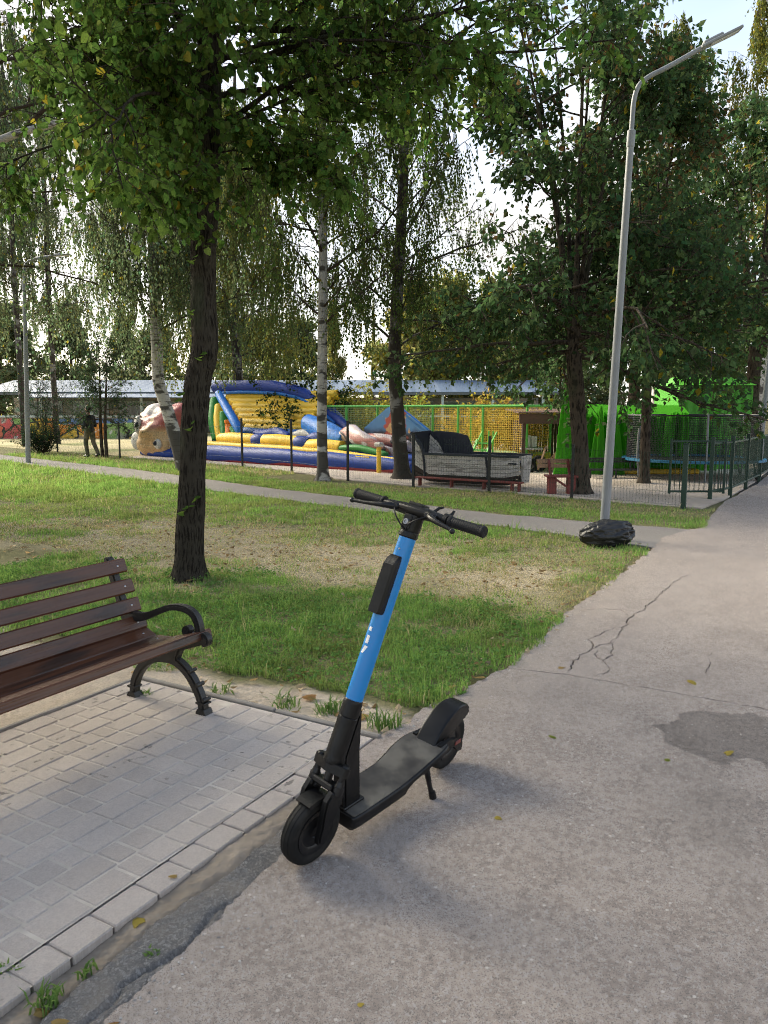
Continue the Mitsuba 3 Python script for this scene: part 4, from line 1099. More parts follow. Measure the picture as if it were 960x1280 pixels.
part(ks, 'yellow_post', join([xf(tube([(9.05, -0.10, 0), (9.05, -0.10, 0.62)], 0.055, 12), CA)]), 'mat_vinyl_yellow', 40)
part(ks, 'post_cap', xf(box((9.05, -0.10, 0.68), (0.2, 0.16, 0.10), 0.03), CA), 'mat_vinyl_pale', 30)

# the slumped inflatable animal at the castle's end
an = thing('inflatable_animal', 'slumped tan inflatable animal figure with striped brow beside the castle', 'inflatable')
s = trimesh.creation.icosphere(subdivisions=4, radius=1.0)
v = np.array(s.vertices)
r = 1 + 0.75 * (meshkit.fbm(v * 1.4 + 5, 3, 71) - 0.5) + 0.10 * np.abs(meshkit.fbm(v * [3, 3, 6], 3, 72) - 0.5)
v = v * r[:, None] * [1.22, 0.8, 0.92]
v[:, 2] = np.maximum(v[:, 2] + 0.80, 0.02)
v[:, 0] += 0.22 * (v[:, 2] - 0.8)


def animal_col(p, n, uv):
    a = fbm(p.x * 1.5, p.z * 2, 3.0, 3)
    w = p.x * 1.0 - p.z * 0.55 + (a - 0.5) * 0.4
    c = mix(C3(0.50, 0.33, 0.16), C3(0.60, 0.42, 0.24), a)
    c = mix(c, C3(0.36, 0.10, 0.09), smoothstep(0.25, 0.32, dr.abs(dr.sin(w * 2.6))) * smoothstep(0.75, 1.05, p.z) * smoothstep(-19.6, -19.0, p.x))
    return mix(c, C3(0.58, 0.54, 0.50), smoothstep(0.62, 0.72, fbm(p.x * 1.1 + 4, p.z * 1.4, 9.0, 3)))


prin('mat_vinyl_animal', animal_col, 0.45, spec=0.4)
AN = CA @ mat((-0.75, 0.75, 0))
part(an, 'body', xf(tm(v, s.faces), AN), 'mat_vinyl_animal', True)


def patch(cx, cz, rx, rz, off, m, name, seed=0):
    q = []
    sph = trimesh.creation.icosphere(subdivisions=3, radius=1.0)
    w = np.array(sph.vertices) * [rx, 0.10, rz]
    h = np.abs(v[:, 0] - cx) + np.abs(v[:, 2] - cz) + 3 * (v[:, 1] > 0)
    y0 = v[h.argmin(), 1]
    part(an, name, xf(tm(w + [cx, y0 + off, cz], sph.faces), AN), m, True)


patch(-0.62, 0.98, 0.24, 0.34, 0.03, 'mat_vinyl_black', 'eye_patch')
patch(-0.38, 1.00, 0.17, 0.30, 0.0, 'mat_vinyl_pale', 'eye')
patch(-0.33, 1.02, 0.07, 0.10, -0.07, 'mat_vinyl_black', 'pupil')
patch(-0.72, 0.48, 0.34, 0.30, 0.02, 'mat_vinyl_pale', 'muzzle')
patch(0.55, 0.42, 0.16, 0.17, 0.0, 'mat_vinyl_pale', 'eye')
patch(0.55, 0.44, 0.07, 0.08, -0.07, 'mat_vinyl_black', 'pupil')
part(an, 'skirt', xf(join([tube([(-0.9, -0.35, 0.08), (0.2, -0.55, 0.10), (1.2, -0.4, 0.12)], [0.08, 0.14, 0.16], 10, True, 2), tube([(0.8, -0.35, 0.25), (1.25, -0.3, 0.5), (1.35, -0.2, 0.9)], [0.12, 0.16, 0.10], 10, True, 2)]), AN), 'mat_vinyl_blue', True)

# ------------------------------------------------------------------ the wooden play boat
prin('mat_boat_wood', lambda p, n, uv: mix(mix(C3(0.38, 0.365, 0.345), C3(0.60, 0.575, 0.54), fbm(p.x * 2.5, p.y * 2.5, p.z * 30, 3)), C3(0.13, 0.12, 0.11), smoothstep(0.55, 0.75, fbm(p.x * 4, p.y * 4, p.z * 12, 4)) * 0.7), 0.8, spec=0.25)
prin('mat_boat_dark', (0.014, 0.017, 0.030), 0.6)
prin('mat_boat_keel', (0.030, 0.020, 0.018), 0.8)
prin('mat_red_board', lambda p, n, uv: mix(C3(0.13, 0.022, 0.022), C3(0.22, 0.05, 0.04), fbm(p.x * 5, p.y * 5, p.z * 5, 3)), 0.6)
BO = frame((-6.98, 14.30, 0), unit([0.998, -0.06, 0]), unit([0.06, 0.998, 0]), (0, 0, 1))
bo = thing('play_boat', 'weathered wooden play boat with dark raised stern behind the mesh fence', 'boat')
XS = np.linspace(-0.33, 2.0, 25)


def boat_w(x, t):
    """Half width at length x and height share t (0 keel, 1 rim)."""
    b = 0.44 * np.clip(1 - ((x - 0.7) / 1.75) ** 4, 0.05, 1)
    return b * (0.55 + 0.45 * t ** 0.6)


def boat_pt(x, t, side):
    z0 = 0.06 + 0.10 * np.clip((-x + 0.05) / 0.4, 0, 1) + 0.10 * np.clip((x - 1.6) / 0.4, 0, 1) ** 2
    z1 = 0.625 + 0.42 * np.clip((0.0 - x) / 0.33, 0, 1) ** 0.7
    return x, side * boat_w(x, t), z0 + (z1 - z0) * t


NP = 7
for side in (-1, 1):
    for k in range(NP):
        t0, t1 = k / NP + 0.004, (k + 1) / NP - 0.012
        v = []
        for x in XS:
            for t, off in ((t0, 0.012), (t1, 0.012), (t1, -0.012), (t0, -0.012)):
                a, b, c = boat_pt(x, t, side)
                v.append((a, b + side * off, c))
        i, j = np.meshgrid(np.arange(len(XS) - 1), np.arange(4), indexing='ij')
        f = np.vstack([quads(np.stack([i * 4 + j, i * 4 + (j + 1) % 4, (i + 1) * 4 + (j + 1) % 4, (i + 1) * 4 + j], -1).reshape(-1, 4)), [(0, 1, 2), (0, 2, 3)], np.array([(0, 2, 1), (0, 3, 2)]) + 4 * (len(XS) - 1)])
        part(bo, 'hull_plank', xf(tm(v, f), BO), 'mat_boat_keel' if k < 2 else 'mat_boat_wood', False)
for x in (-0.08, 1.33):
    for side in (-1, 1):
        pts = [np.array(boat_pt(x + 0.06 * math.sin(t * 2.4), t, side)) + [0, side * 0.02, 0] for t in np.linspace(0.05, 1, 8)]
        part(bo, 'rib', xf(tube(pts, 0.026, 6, True), BO), 'mat_boat_dark', 40)
for side in (-1, 1):
    pts = [np.array(boat_pt(x, 1.0, side)) + [0, 0, 0.012] for x in np.linspace(-0.33, 2.0, 22)]
    part(bo, 'gunwale', xf(ribbon(pts, 0.07, 0.045), BO), 'mat_boat_dark', False)
part(bo, 'bow_board', xf(hull([(1.99, -0.16, 0.12), (2.02, -0.16, 0.12), (2.04, -0.2, 0.64), (1.99, -0.2, 0.64), (1.99, 0.16, 0.12), (2.02, 0.16, 0.12), (2.04, 0.2, 0.64), (1.99, 0.2, 0.64)]), BO), 'mat_boat_wood', False)
part(bo, 'deck', xf(box((0.9, 0, 0.50), (2.1, 0.72, 0.03)), BO), 'mat_boat_dark', False)
hd = []
for x, z in ((-0.34, 1.06), (-0.1, 1.07), (0.25, 1.045), (0.52, 0.99), (0.58, 0.86), (0.66, 0.70)):
    hd.append([(x, 0.40 - 0.05 * (x < -0.2), 0.60), (x, 0.42 - 0.05 * (x < -0.2), z), (x, 0.455 - 0.05 * (x < -0.2), z), (x, 0.44 - 0.05 * (x < -0.2), 0.60)])
hv = np.array(hd).reshape(-1, 3)
i, j = np.meshgrid(np.arange(5), np.arange(4), indexing='ij')
part(bo, 'stern_hood', xf(join([tm(hv, quads(np.stack([i * 4 + j, i * 4 + (j + 1) % 4, (i + 1) * 4 + (j + 1) % 4, (i + 1) * 4 + j], -1).reshape(-1, 4))), hull([(-0.36, -0.24, 0.1), (-0.33, -0.24, 0.1), (-0.36, 0.24, 0.1), (-0.33, 0.24, 0.1), (-0.37, -0.28, 1.06), (-0.33, -0.28, 1.06), (-0.37, 0.40, 1.08), (-0.33, 0.40, 1.08)])]), BO), 'mat_boat_dark', False)
rb = thing('red_plank_seat', 'long dark red plank seat running along the boat hull', 'bench')
part(rb, 'seat', xf(box((1.05, -0.56, 0.17), (2.30, 0.16, 0.03), 0.006), BO @ mat(rz=-0.5)), 'mat_red_board', False)
for x in (-0.02, 0.7, 1.4, 1.98, 2.12):
    part(rb, 'leg', xf(box((x, -0.56, 0.07), (0.03, 0.10, 0.18), 0), BO), 'mat_red_board', False)

# ------------------------------------------------------------------ the netted trampoline court
prin('mat_court_green', (0.14, 0.55, 0.09), 0.5)
prin('mat_court_yellow', (0.68, 0.46, 0.03), 0.5)
prin('mat_net_orange', (0.88, 0.60, 0.09), 0.8)
prin('mat_net_green', (0.30, 0.38, 0.20), 0.8)
ct = thing('trampoline_court', 'netted trampoline court with bright green posts and yellow padded base', 'trampoline court')
CL, CR, CH = V(-2.0, 23.4)[:2], V(3.53, 19.1)[:2], 1.60                         # the front runs from its far left to its near right corner
ce = unit(CR - CL)
cn = np.array([-ce[1], ce[0]])
CLEN, CDEP = float(np.linalg.norm(CR - CL)), 1.3
CT = frame((*CL, 0), (*ce, 0), (*cn, 0), (0, 0, 1))                              # x along the front, y to the back


def cp(m):
    return xf(m, CT)


cu = [0, 1.15, 2.3, 3.35, 4.2, 5.0, 5.75, CLEN]
for u in cu:
    part(ct, 'post', cp(tube([(u, 0, 0), (u, 0, CH)], 0.032, 10)), 'mat_court_green', 40)
for u in (0, 2.3, 4.6, CLEN):
    part(ct, 'post', cp(tube([(u, CDEP, 0), (u, CDEP, CH)], 0.032, 10)), 'mat_court_green', 40)
for a, b in (((0, 0), (CLEN, 0)), ((0, CDEP), (CLEN, CDEP)), ((0, 0), (0, CDEP)), ((CLEN, 0), (CLEN, CDEP))):
    part(ct, 'top_rail', cp(tube([(*a, CH), (*b, CH)], 0.032, 8)), 'mat_court_green', 40)
for a, b in zip(cu[:-1], cu[1:]):
    part(ct, 'net_panel', cp(wires((a, 0), (b, 0), 0.42, CH, 0.055, 0.055, 0.0052)), 'mat_net_orange' if a > 4.0 else 'mat_net_green', kind='stuff')
part(ct, 'net_panel', cp(wires((0, CDEP), (CLEN, CDEP), 0.42, CH, 0.07, 0.07, 0.0035)), 'mat_net_orange', kind='stuff')
part(ct, 'net_panel', cp(wires((CLEN, 0), (CLEN, CDEP), 0.42, CH, 0.07, 0.07, 0.0035)), 'mat_net_orange', kind='stuff')
part(ct, 'base_pad', cp(join([box((CLEN / 2, 0.02, 0.20), (CLEN + 0.1, 0.14, 0.40), 0.03), box((CLEN - 0.02, CDEP / 2, 0.20), (0.14, CDEP, 0.40), 0.03)])), 'mat_court_yellow', False)
part(ct, 'mat', cp(box((CLEN / 2, CDEP / 2, 0.40), (CLEN, CDEP, 0.03))), prin('mat_pale_green', (0.30, 0.42, 0.16), 0.6), False)
ld = thing('court_ladder', 'small green step ladder up to the trampoline court', 'ladder')
LX = 5.55
for du in (0, 0.42):
    part(ld, 'stile', cp(bar((LX + du, -0.50, 0), (LX + 0.1 + du, -0.10, 0.75), 0.035, 0.035)), 'mat_court_green', False)
    part(ld, 'handrail', cp(join([bar((LX + 0.1 + du, -0.40, 0.35), (LX + 0.25 + du, -0.1, 0.95), 0.03, 0.03), bar((LX + 0.45 + du * 0.3, -0.12, 0.40), (LX + 0.45 + du * 0.3, -0.12, 0.98), 0.03, 0.03)])), 'mat_court_green', False)
for k in range(4):
    part(ld, 'step', cp(box((LX + 0.25 + 0.03 * k, -0.45 + 0.09 * k, 0.15 + 0.17 * k), (0.46, 0.12, 0.03))), 'mat_court_green', False)

def vt(m):
    return xf(m, VR)


# ------------------------------------------------------------------ open wooden hut with odds and ends
prin('mat_hut_wood', lambda p, n, uv: mix(C3(0.055, 0.033, 0.024), C3(0.12, 0.075, 0.052), fbm(p.x * 10, p.y * 10, p.z * 1.5, 3)), 0.85)
prin('mat_hut_roof', lambda p, n, uv: mix(C3(0.09, 0.05, 0.04), C3(0.15, 0.09, 0.07), fbm(p.x * 3, p.y * 3, p.z * 3, 3)), 0.85)
prin('mat_white_board', (0.60, 0.58, 0.54), 0.6)
prin('mat_raw_wood', lambda p, n, uv: mix(C3(0.26, 0.15, 0.09), C3(0.38, 0.24, 0.15), fbm(p.x * 8, p.y * 8, p.z * 8, 3)), 0.8)
ht = thing('wooden_hut', 'dark open fronted wooden hut between the netted court and the green tent', 'hut')
for k in range(12):
    part(ht, 'side_plank', vt(box((3.44 + 0.02 * (k % 2), 19.3 + 0.11 * k, 0.62), (0.03, 0.10, 1.24), 0.004)), 'mat_hut_wood', False)
for k in range(18):
    part(ht, 'wall_plank', vt(box((3.40 + 0.078 * k, 20.6, 0.62), (0.070, 0.03, 1.24), 0.004)), 'mat_hut_wood', False)
for u in (3.42, 4.75):
    part(ht, 'post', vt(box((u, 18.9, 0.6), (0.09, 0.09, 1.2))), 'mat_hut_wood', False)
part(ht, 'fascia', vt(box((4.08, 18.80, 1.29), (1.60, 0.05, 0.24))), 'mat_hut_roof', False)
part(ht, 'roof', vt(hull([(3.25, 18.70, 1.42), (4.90, 18.70, 1.42), (3.25, 20.8, 1.50), (4.90, 20.8, 1.50), (3.25, 18.70, 1.45), (4.90, 18.70, 1.45), (3.25, 20.8, 1.53), (4.90, 20.8, 1.53)])), 'mat_hut_roof', False)
part(ht, 'counter', vt(box((3.66, 19.2, 0.55), (0.52, 0.35, 0.04))), 'mat_white_board', False)
wb = single('white_cabinet', vt(join([box((3.56, 19.25, 0.73), (0.16, 0.2, 0.30), 0.008), box((3.74, 19.28, 0.72), (0.14, 0.18, 0.28), 0.008), box((3.56, 19.14, 0.74), (0.12, 0.02, 0.24), 0.004)])), 'mat_white_board', 'small white cabinet standing on the hut counter', 'cabinet')
for i, (u, z, r, t) in enumerate(((3.55, 0.17, 0.17, 30), (3.80, 0.2, 0.2, -15))):
    tt = trimesh.creation.torus(r * 0.72, r * 0.30, major_sections=28, minor_sections=12)
    single('old_tyre', xf(tt, VR @ mat((u, 18.6 + 0.25 * i, z), rx=80, rz=t)), 'mat_rubber', ('black tyre leaning at the hut by the yellow padding', 'black tyre leaning behind the first one in the hut')[i], 'tyre', smooth=True)
wd = thing('timber_stack', 'loose brown planks leaning inside the hut behind the red bench', 'timber')
for k, (a, b) in enumerate((((3.75, 18.7, 0.05), (3.98, 18.9, 0.62)), ((4.0, 18.7, 0.1), (4.4, 18.9, 0.48)), ((4.2, 18.7, 0.5), (3.9, 18.9, 0.1)), ((3.8, 18.6, 0.3), (4.45, 18.7, 0.36)), ((4.1, 18.6, 0.05), (4.15, 18.7, 0.45)), ((4.30, 18.6, 0.05), (4.52, 18.7, 0.5)))):
    part(wd, 'plank', vt(bar(a, b, 0.05, 0.03)), 'mat_raw_wood', False)

# ------------------------------------------------------------------ benches, trampoline, green tents
rd = thing('red_garden_bench', 'small brown slatted bench with dark red legs beside the big dark tree', 'bench')
for z, y in ((0.585, 14.13), (0.50, 14.11)):
    part(rd, 'back_slat', vt(box((3.14, y, z), (0.66, 0.03, 0.075), 0.004)), 'mat_raw_wood', False)
part(rd, 'seat', vt(box((3.22, 13.95, 0.325), (0.56, 0.34, 0.035), 0.005)), 'mat_red_board', False)
for u in (3.05, 3.40):
    part(rd, 'leg', vt(box((u, 13.92, 0.15), (0.15, 0.16, 0.31), 0.01)), 'mat_red_board', False)
    part(rd, 'back_post', vt(bar((u, 14.0, 0.30), (u - 0.03, 14.13, 0.62), 0.04, 0.04)), 'mat_red_board', False)
part(rd, 'brace', vt(bar((3.08, 13.86, 0.29), (3.34, 13.86, 0.12), 0.04, 0.04)), 'mat_red_board', False)
bb = thing('black_garden_bench', 'long black slatted bench in front of the green tent', 'bench')
for z, y in ((0.42, 17.32), (0.36, 17.30)):
    part(bb, 'back_slat', vt(box((5.15, y, z), (1.30, 0.03, 0.045))), 'mat_fence_black', False)
for y in (17.02, 17.12, 17.22):
    part(bb, 'seat_slat', vt(box((5.15, y, 0.19), (1.30, 0.08, 0.03))), 'mat_fence_black', False)
for u in (4.58, 5.15, 5.72):
    part(bb, 'frame', vt(join([box((u, 17.02, 0.09), (0.03, 0.04, 0.18)), bar((u, 17.26, 0), (u, 17.33, 0.44), 0.03, 0.04), box((u, 17.14, 0.165), (0.03, 0.26, 0.025))])), 'mat_fence_black', False)

prin('mat_tent_green', lambda p, n, uv: mix(C3(0.055, 0.26, 0.022), C3(0.08, 0.33, 0.028), fbm(p.x * 2, p.y * 2, p.z * 1.5, 3)), 0.55, spec=0.3)
scene['mat_tent_cloth'] = {'type': 'principledthin', 'base_color': {'type': 'rgb', 'value': [0.085, 0.37, 0.03]}, 'roughness': 0.6, 'diff_trans': 0.7, 'spec_trans': 0.0, 'eta': 1.4}


def drape(u0, u1, d, ztop, folds, amp, seed, n=110, m=26, bulge=0.0, z0=0.0):
    """A hanging sheet of cloth with vertical folds."""
    U, Zt = np.meshgrid(np.linspace(0, 1, n), np.linspace(0, 1, m))
    ph = folds * 2 * math.pi * (U + 0.10 * meshkit.fbm(np.stack([U * 3, Zt * 1.2, 0 * U + seed], -1), 3, seed))
    y = d + amp * (np.sin(ph) * (1 - 0.55 * Zt) + 0.5 * np.sin(2.3 * ph + 1)) - bulge * np.sin(Zt * math.pi) + 0.10 * (meshkit.fbm(np.stack([U * 5, Zt * 3, 0 * U + seed], -1), 3, seed + 1) - 0.5)
    zt = ztop(np.linspace(0, 1, n))[None, :]
    v = np.stack([u0 + (u1 - u0) * U, y, z0 + (zt - z0) * Zt], -1).reshape(-1, 3)
    i, j = np.meshgrid(np.arange(m - 1), np.arange(n - 1), indexing='ij')
    return vt(tm(v, quads(np.stack([i * n + j, i * n + j + 1, (i + 1) * n + j + 1, (i + 1) * n + j], -1).reshape(-1, 4))))


def cone(u, d, h, r, seed, lean=0.0):
    """A gathered fold of cloth hanging from a point."""
    n, m = 40, 14
    A, Zt = np.meshgrid(np.linspace(0, 2 * math.pi, n), np.linspace(0, 1, m))
    rr = r * (1 - Zt) ** 0.75 * (1 + 0.28 * np.sin(A * 5 + seed + 2 * Zt)) + 0.015
    v = np.stack([u + lean * Zt + rr * np.cos(A), d + 0.6 * rr * np.sin(A), h * Zt], -1).reshape(-1, 3)
    i, j = np.meshgrid(np.arange(m - 1), np.arange(n - 1), indexing='ij')
    return vt(tm(v, quads(np.stack([i * n + j, i * n + j + 1, (i + 1) * n + j + 1, (i + 1) * n + j], -1).reshape(-1, 4))))


gt_ = thing('green_tent', 'long bright green draped tent with pointed folds behind the black bench', 'tent')
part(gt_, 'front_cloth', drape(4.75, 7.4, 18.6, lambda s: 1.30 + 0.16 * np.abs(np.sin(s * 9)), 9, 0.13, 81), 'mat_tent_cloth', True)
part(gt_, 'rear_cloth', drape(4.85, 7.6, 20.4, lambda s: 1.55 + 0.1 * np.abs(np.sin(s * 6)), 9, 0.06, 82), 'mat_tent_cloth', True)
part(gt_, 'roof', vt(join([tm([(4.75, 18.6, 1.34), (7.4, 18.6, 1.34), (7.5, 19.5, 1.62), (4.8, 19.5, 1.62), (4.85, 20.4, 1.5), (7.6, 20.4, 1.5)], quads([(0, 1, 2, 3), (3, 2, 5, 4)]))])), 'mat_tent_cloth', False)
for i, (u, d, h, r, ln) in enumerate(((4.16, 17.95, 2.12, 0.17, 0.05), (5.00, 18.05, 1.60, 0.16, 0.06), (5.42, 18.0, 1.62, 0.18, -0.05), (6.65, 18.2, 1.40, 0.10, 0.02))):
    part(gt_, 'corner_fold', cone(u, d, h, r, 90 + i, ln), 'mat_tent_cloth', True)
part(gt_, 'ground_pad', vt(box((6.1, 18.35, 0.06), (2.7, 0.5, 0.12), 0.03)), 'mat_court_yellow', False)
g2 = thing('tall_green_tent', 'taller plain green tent behind the trampoline net', 'tent')
part(g2, 'front_cloth', drape(7.45, 9.30, 19.6, lambda s: 2.12 + 0 * s, 4, 0.03, 84), 'mat_tent_green', True)
part(g2, 'side_cloth', vt(tm([(7.45, 19.6, 0), (7.45, 21.4, 0), (7.45, 21.4, 2.12), (7.45, 19.6, 2.12)], quads([(0, 1, 2, 3)]))), 'mat_tent_green', False)
part(g2, 'roof', vt(hull([(7.40, 19.5, 2.12), (9.35, 19.5, 2.12), (7.40, 21.5, 2.12), (9.35, 21.5, 2.12), (7.6, 20.5, 2.35), (9.2, 20.5, 2.35)])), 'mat_tent_green', False)
part(g2, 'corner_fold', cone(8.05, 19.2, 1.55, 0.20, 97, 0.20), 'mat_tent_cloth', True)
tr = thing('trampoline', 'round trampoline with blue rim and tall black safety net', 'trampoline')
tc, trd = np.array([6.95, 17.35]), 1.42
rim = [(tc[0] + trd * math.cos(a), tc[1] + trd * 0.95 * math.sin(a), 0.42) for a in np.linspace(0, 2 * math.pi, 41)]
part(tr, 'rim', vt(ribbon(rim, 0.22, 0.05)), prin('mat_rim_blue', (0.02, 0.14, 0.26), 0.5), False)
part(tr, 'jump_mat', vt(xf(lathe([(0.001, 0.41), (1.36, 0.41), (1.36, 0.40)], 36), mat((tc[0], tc[1], 0)))), 'mat_fence_black', False)
ang = np.linspace(0, 2 * math.pi, 241)[:-1]
P = np.array([[(tc[0] + trd * math.cos(a), tc[1] + trd * 0.95 * math.sin(a), z) for z in (0.44, 1.38)] for a in ang])
Q = np.array([[(tc[0] + trd * math.cos(a), tc[1] + trd * 0.95 * math.sin(a), z) for a in np.linspace(0, 2 * math.pi, 49)] for z in np.arange(0.46, 1.38, 0.04)])
part(tr, 'safety_net', vt(join([tubes(P, np.full((240, 2), 0.0045), 4), tubes(Q, np.full((len(Q), 49), 0.0045), 4)])), 'mat_fence_black', kind='stuff')
part(tr, 'net_hem', vt(tube([(tc[0] + trd * math.cos(a), tc[1] + trd * 0.95 * math.sin(a), 1.39) for a in np.linspace(0, 2 * math.pi, 49)], 0.02, 6)), 'mat_fence_black', 40)
for a in np.arange(6) * math.pi / 3 + 0.35:
    c, s = math.cos(a), math.sin(a)
    part(tr, 'net_pole', vt(tube([(tc[0] + trd * c, tc[1] + trd * 0.95 * s, 0.0), (tc[0] + 1.06 * trd * c, tc[1] + trd * s, 0.7), (tc[0] + trd * c, tc[1] + trd * 0.95 * s, 1.42)], 0.024, 8, True, 2)), 'mat_galvanised', 40)
    part(tr, 'leg', vt(tube([(tc[0] + 0.92 * trd * c, tc[1] + 0.9 * trd * s, 0.40), (tc[0] + 0.98 * trd * c, tc[1] + 0.95 * trd * s, 0.0)], 0.022, 8)), 'mat_fence_black', 40)

# ------------------------------------------------------------------ the far side: graffiti wall, pavilion, kiosk


def graffiti(p, n, uv):
    u = p.x * CY + p.y * SY
    z = p.z
    a = fbm(u * 1.3, z * 1.8, 3.0, 3)
    d, e, w = voronoi(u * 0.95 + (a - 0.5) * 0.8, z * 1.15 + 5.0 + (a - 0.5) * 0.6)
    c = mix(C3(0.60, 0.36, 0.04), C3(0.52, 0.42, 0.08), w)
    c = mix(c, C3(0.50, 0.10, 0.10), smoothstep(-18.0, -18.8, u))
    c = mix(c, C3(0.22, 0.36, 0.12), smoothstep(0.72, 0.78, w))
    c = mix(c, C3(0.56, 0.22, 0.04), smoothstep(0.30, 0.22, w))
    c = mix(c, C3(0.10, 0.17, 0.36), smoothstep(0.72, 0.80, z + (a - 0.5) * 0.35) * smoothstep(-17.2, -16.6, u))
    c = mix(c, C3(0.03, 0.03, 0.03), smoothstep(0.085, 0.05, e - d))
    c = mix(c, C3(0.60, 0.58, 0.55), smoothstep(0.10, 0.06, d) * 0.8)
    return mix(c, C3(0.25, 0.24, 0.22), smoothstep(0.62, 0.75, fbm(u * 2.2 + 4, z * 2.2, 8.0, 3)) * 0.8)


prin('mat_graffiti', graffiti, 0.85)
gw = thing('graffiti_wall', 'low concrete wall covered in yellow, red and blue graffiti', 'wall')
part(gw, 'wall', vt(box((-16.5, 39.8, 0.50), (10.4, 0.25, 1.05))), 'mat_graffiti', False)
part(gw, 'coping', vt(box((-16.5, 39.8, 1.05), (10.5, 0.34, 0.05))), 'mat_kerb', False)
prin('mat_sheet_roof', lambda p, n, uv: mix(C3(0.075, 0.11, 0.17), C3(0.115, 0.15, 0.21), smoothstep(0.3, 0.7, noise((p.x * CY + p.y * SY) * 4.0, 0.0, 0.0))), 0.45, spec=0.5)
prin('mat_pavilion_wall', lambda p, n, uv: mix(mix(C3(0.17, 0.20, 0.19), C3(0.33, 0.29, 0.25), smoothstep(0.4, 0.6, fbm(p.x * 0.4, p.y * 0.4, p.z * 0.8, 3))), C3(0.12, 0.34, 0.28), smoothstep(0.64, 0.72, fbm(p.x * 0.5 + 8, p.y * 0.5, p.z * 0.7, 3)) * 0.8), 0.7)
prin('mat_pavilion_post', (0.40, 0.50, 0.50), 0.6)
pv = thing('long_pavilion', 'long low pavilion with pale blue sheet metal roof beyond the playground', 'building')
part(pv, 'wall', vt(box((-7, 50.5, 1.1), (34, 0.3, 2.2))), 'mat_pavilion_wall', False)
part(pv, 'roof', vt(hull([(-24.4, 46.2, 2.42), (10.6, 46.2, 2.42), (-24.4, 51.5, 3.30), (10.6, 51.5, 3.30), (-24.4, 46.2, 2.50), (10.6, 46.2, 2.50), (-24.4, 51.5, 3.38), (10.6, 51.5, 3.38)])), 'mat_sheet_roof', False)
part(pv, 'awning', vt(hull([(-21.0, 44.6, 2.12), (-8.0, 44.6, 2.12), (-21.0, 46.0, 2.34), (-8.0, 46.0, 2.34), (-21.0, 44.6, 2.17), (-8.0, 44.6, 2.17), (-21.0, 46.0, 2.39), (-8.0, 46.0, 2.39)])), 'mat_sheet_roof', False)
for u in np.arange(-23.5, 10.5, 3.0):
    part(pv, 'post', vt(box((u, 46.4, 1.2), (0.14, 0.14, 2.4))), 'mat_pavilion_post', False)
for u in np.arange(-22, 9.5, 3.0):
    w = part(pv, 'window', vt(box((u, 50.32, 1.45), (2.3, 0.06, 0.95))), prin('mat_far_glass', (0.10, 0.14, 0.15), 0.15, spec=0.8) if u < -21 else 'mat_far_glass', False)
    part(w, 'frame', vt(join([box((u, 50.27, 1.95), (2.4, 0.06, 0.06)), box((u, 50.27, 0.95), (2.4, 0.06, 0.06)), box((u, 50.27, 1.45), (0.06, 0.05, 0.94))])), 'mat_pavilion_post', False)
part(pv, 'sill_rail', vt(box((-7, 46.35, 1.06), (34, 0.06, 0.10))), 'mat_pavilion_post', False)
part(pv, 'eave', vt(box((-7, 46.15, 2.40), (35.1, 0.05, 0.16))), prin('mat_eave', (0.08, 0.10, 0.11), 0.6), False)
kz = thing('yellow_kiosk', 'small pale yellow kiosk at the far end of the path', 'building')
part(kz, 'wall', vt(box((15.2, 33.5, 0.9), (2.2, 1.6, 1.8))), prin('mat_kiosk', (0.50, 0.42, 0.22), 0.7), False)
part(kz, 'roof', vt(box((15.2, 33.5, 1.86), (2.5, 1.9, 0.12))), 'mat_hut_roof', False)
part(kz, 'window', vt(box((14.9, 32.68, 1.15), (0.8, 0.05, 0.6))), 'mat_far_glass', False)

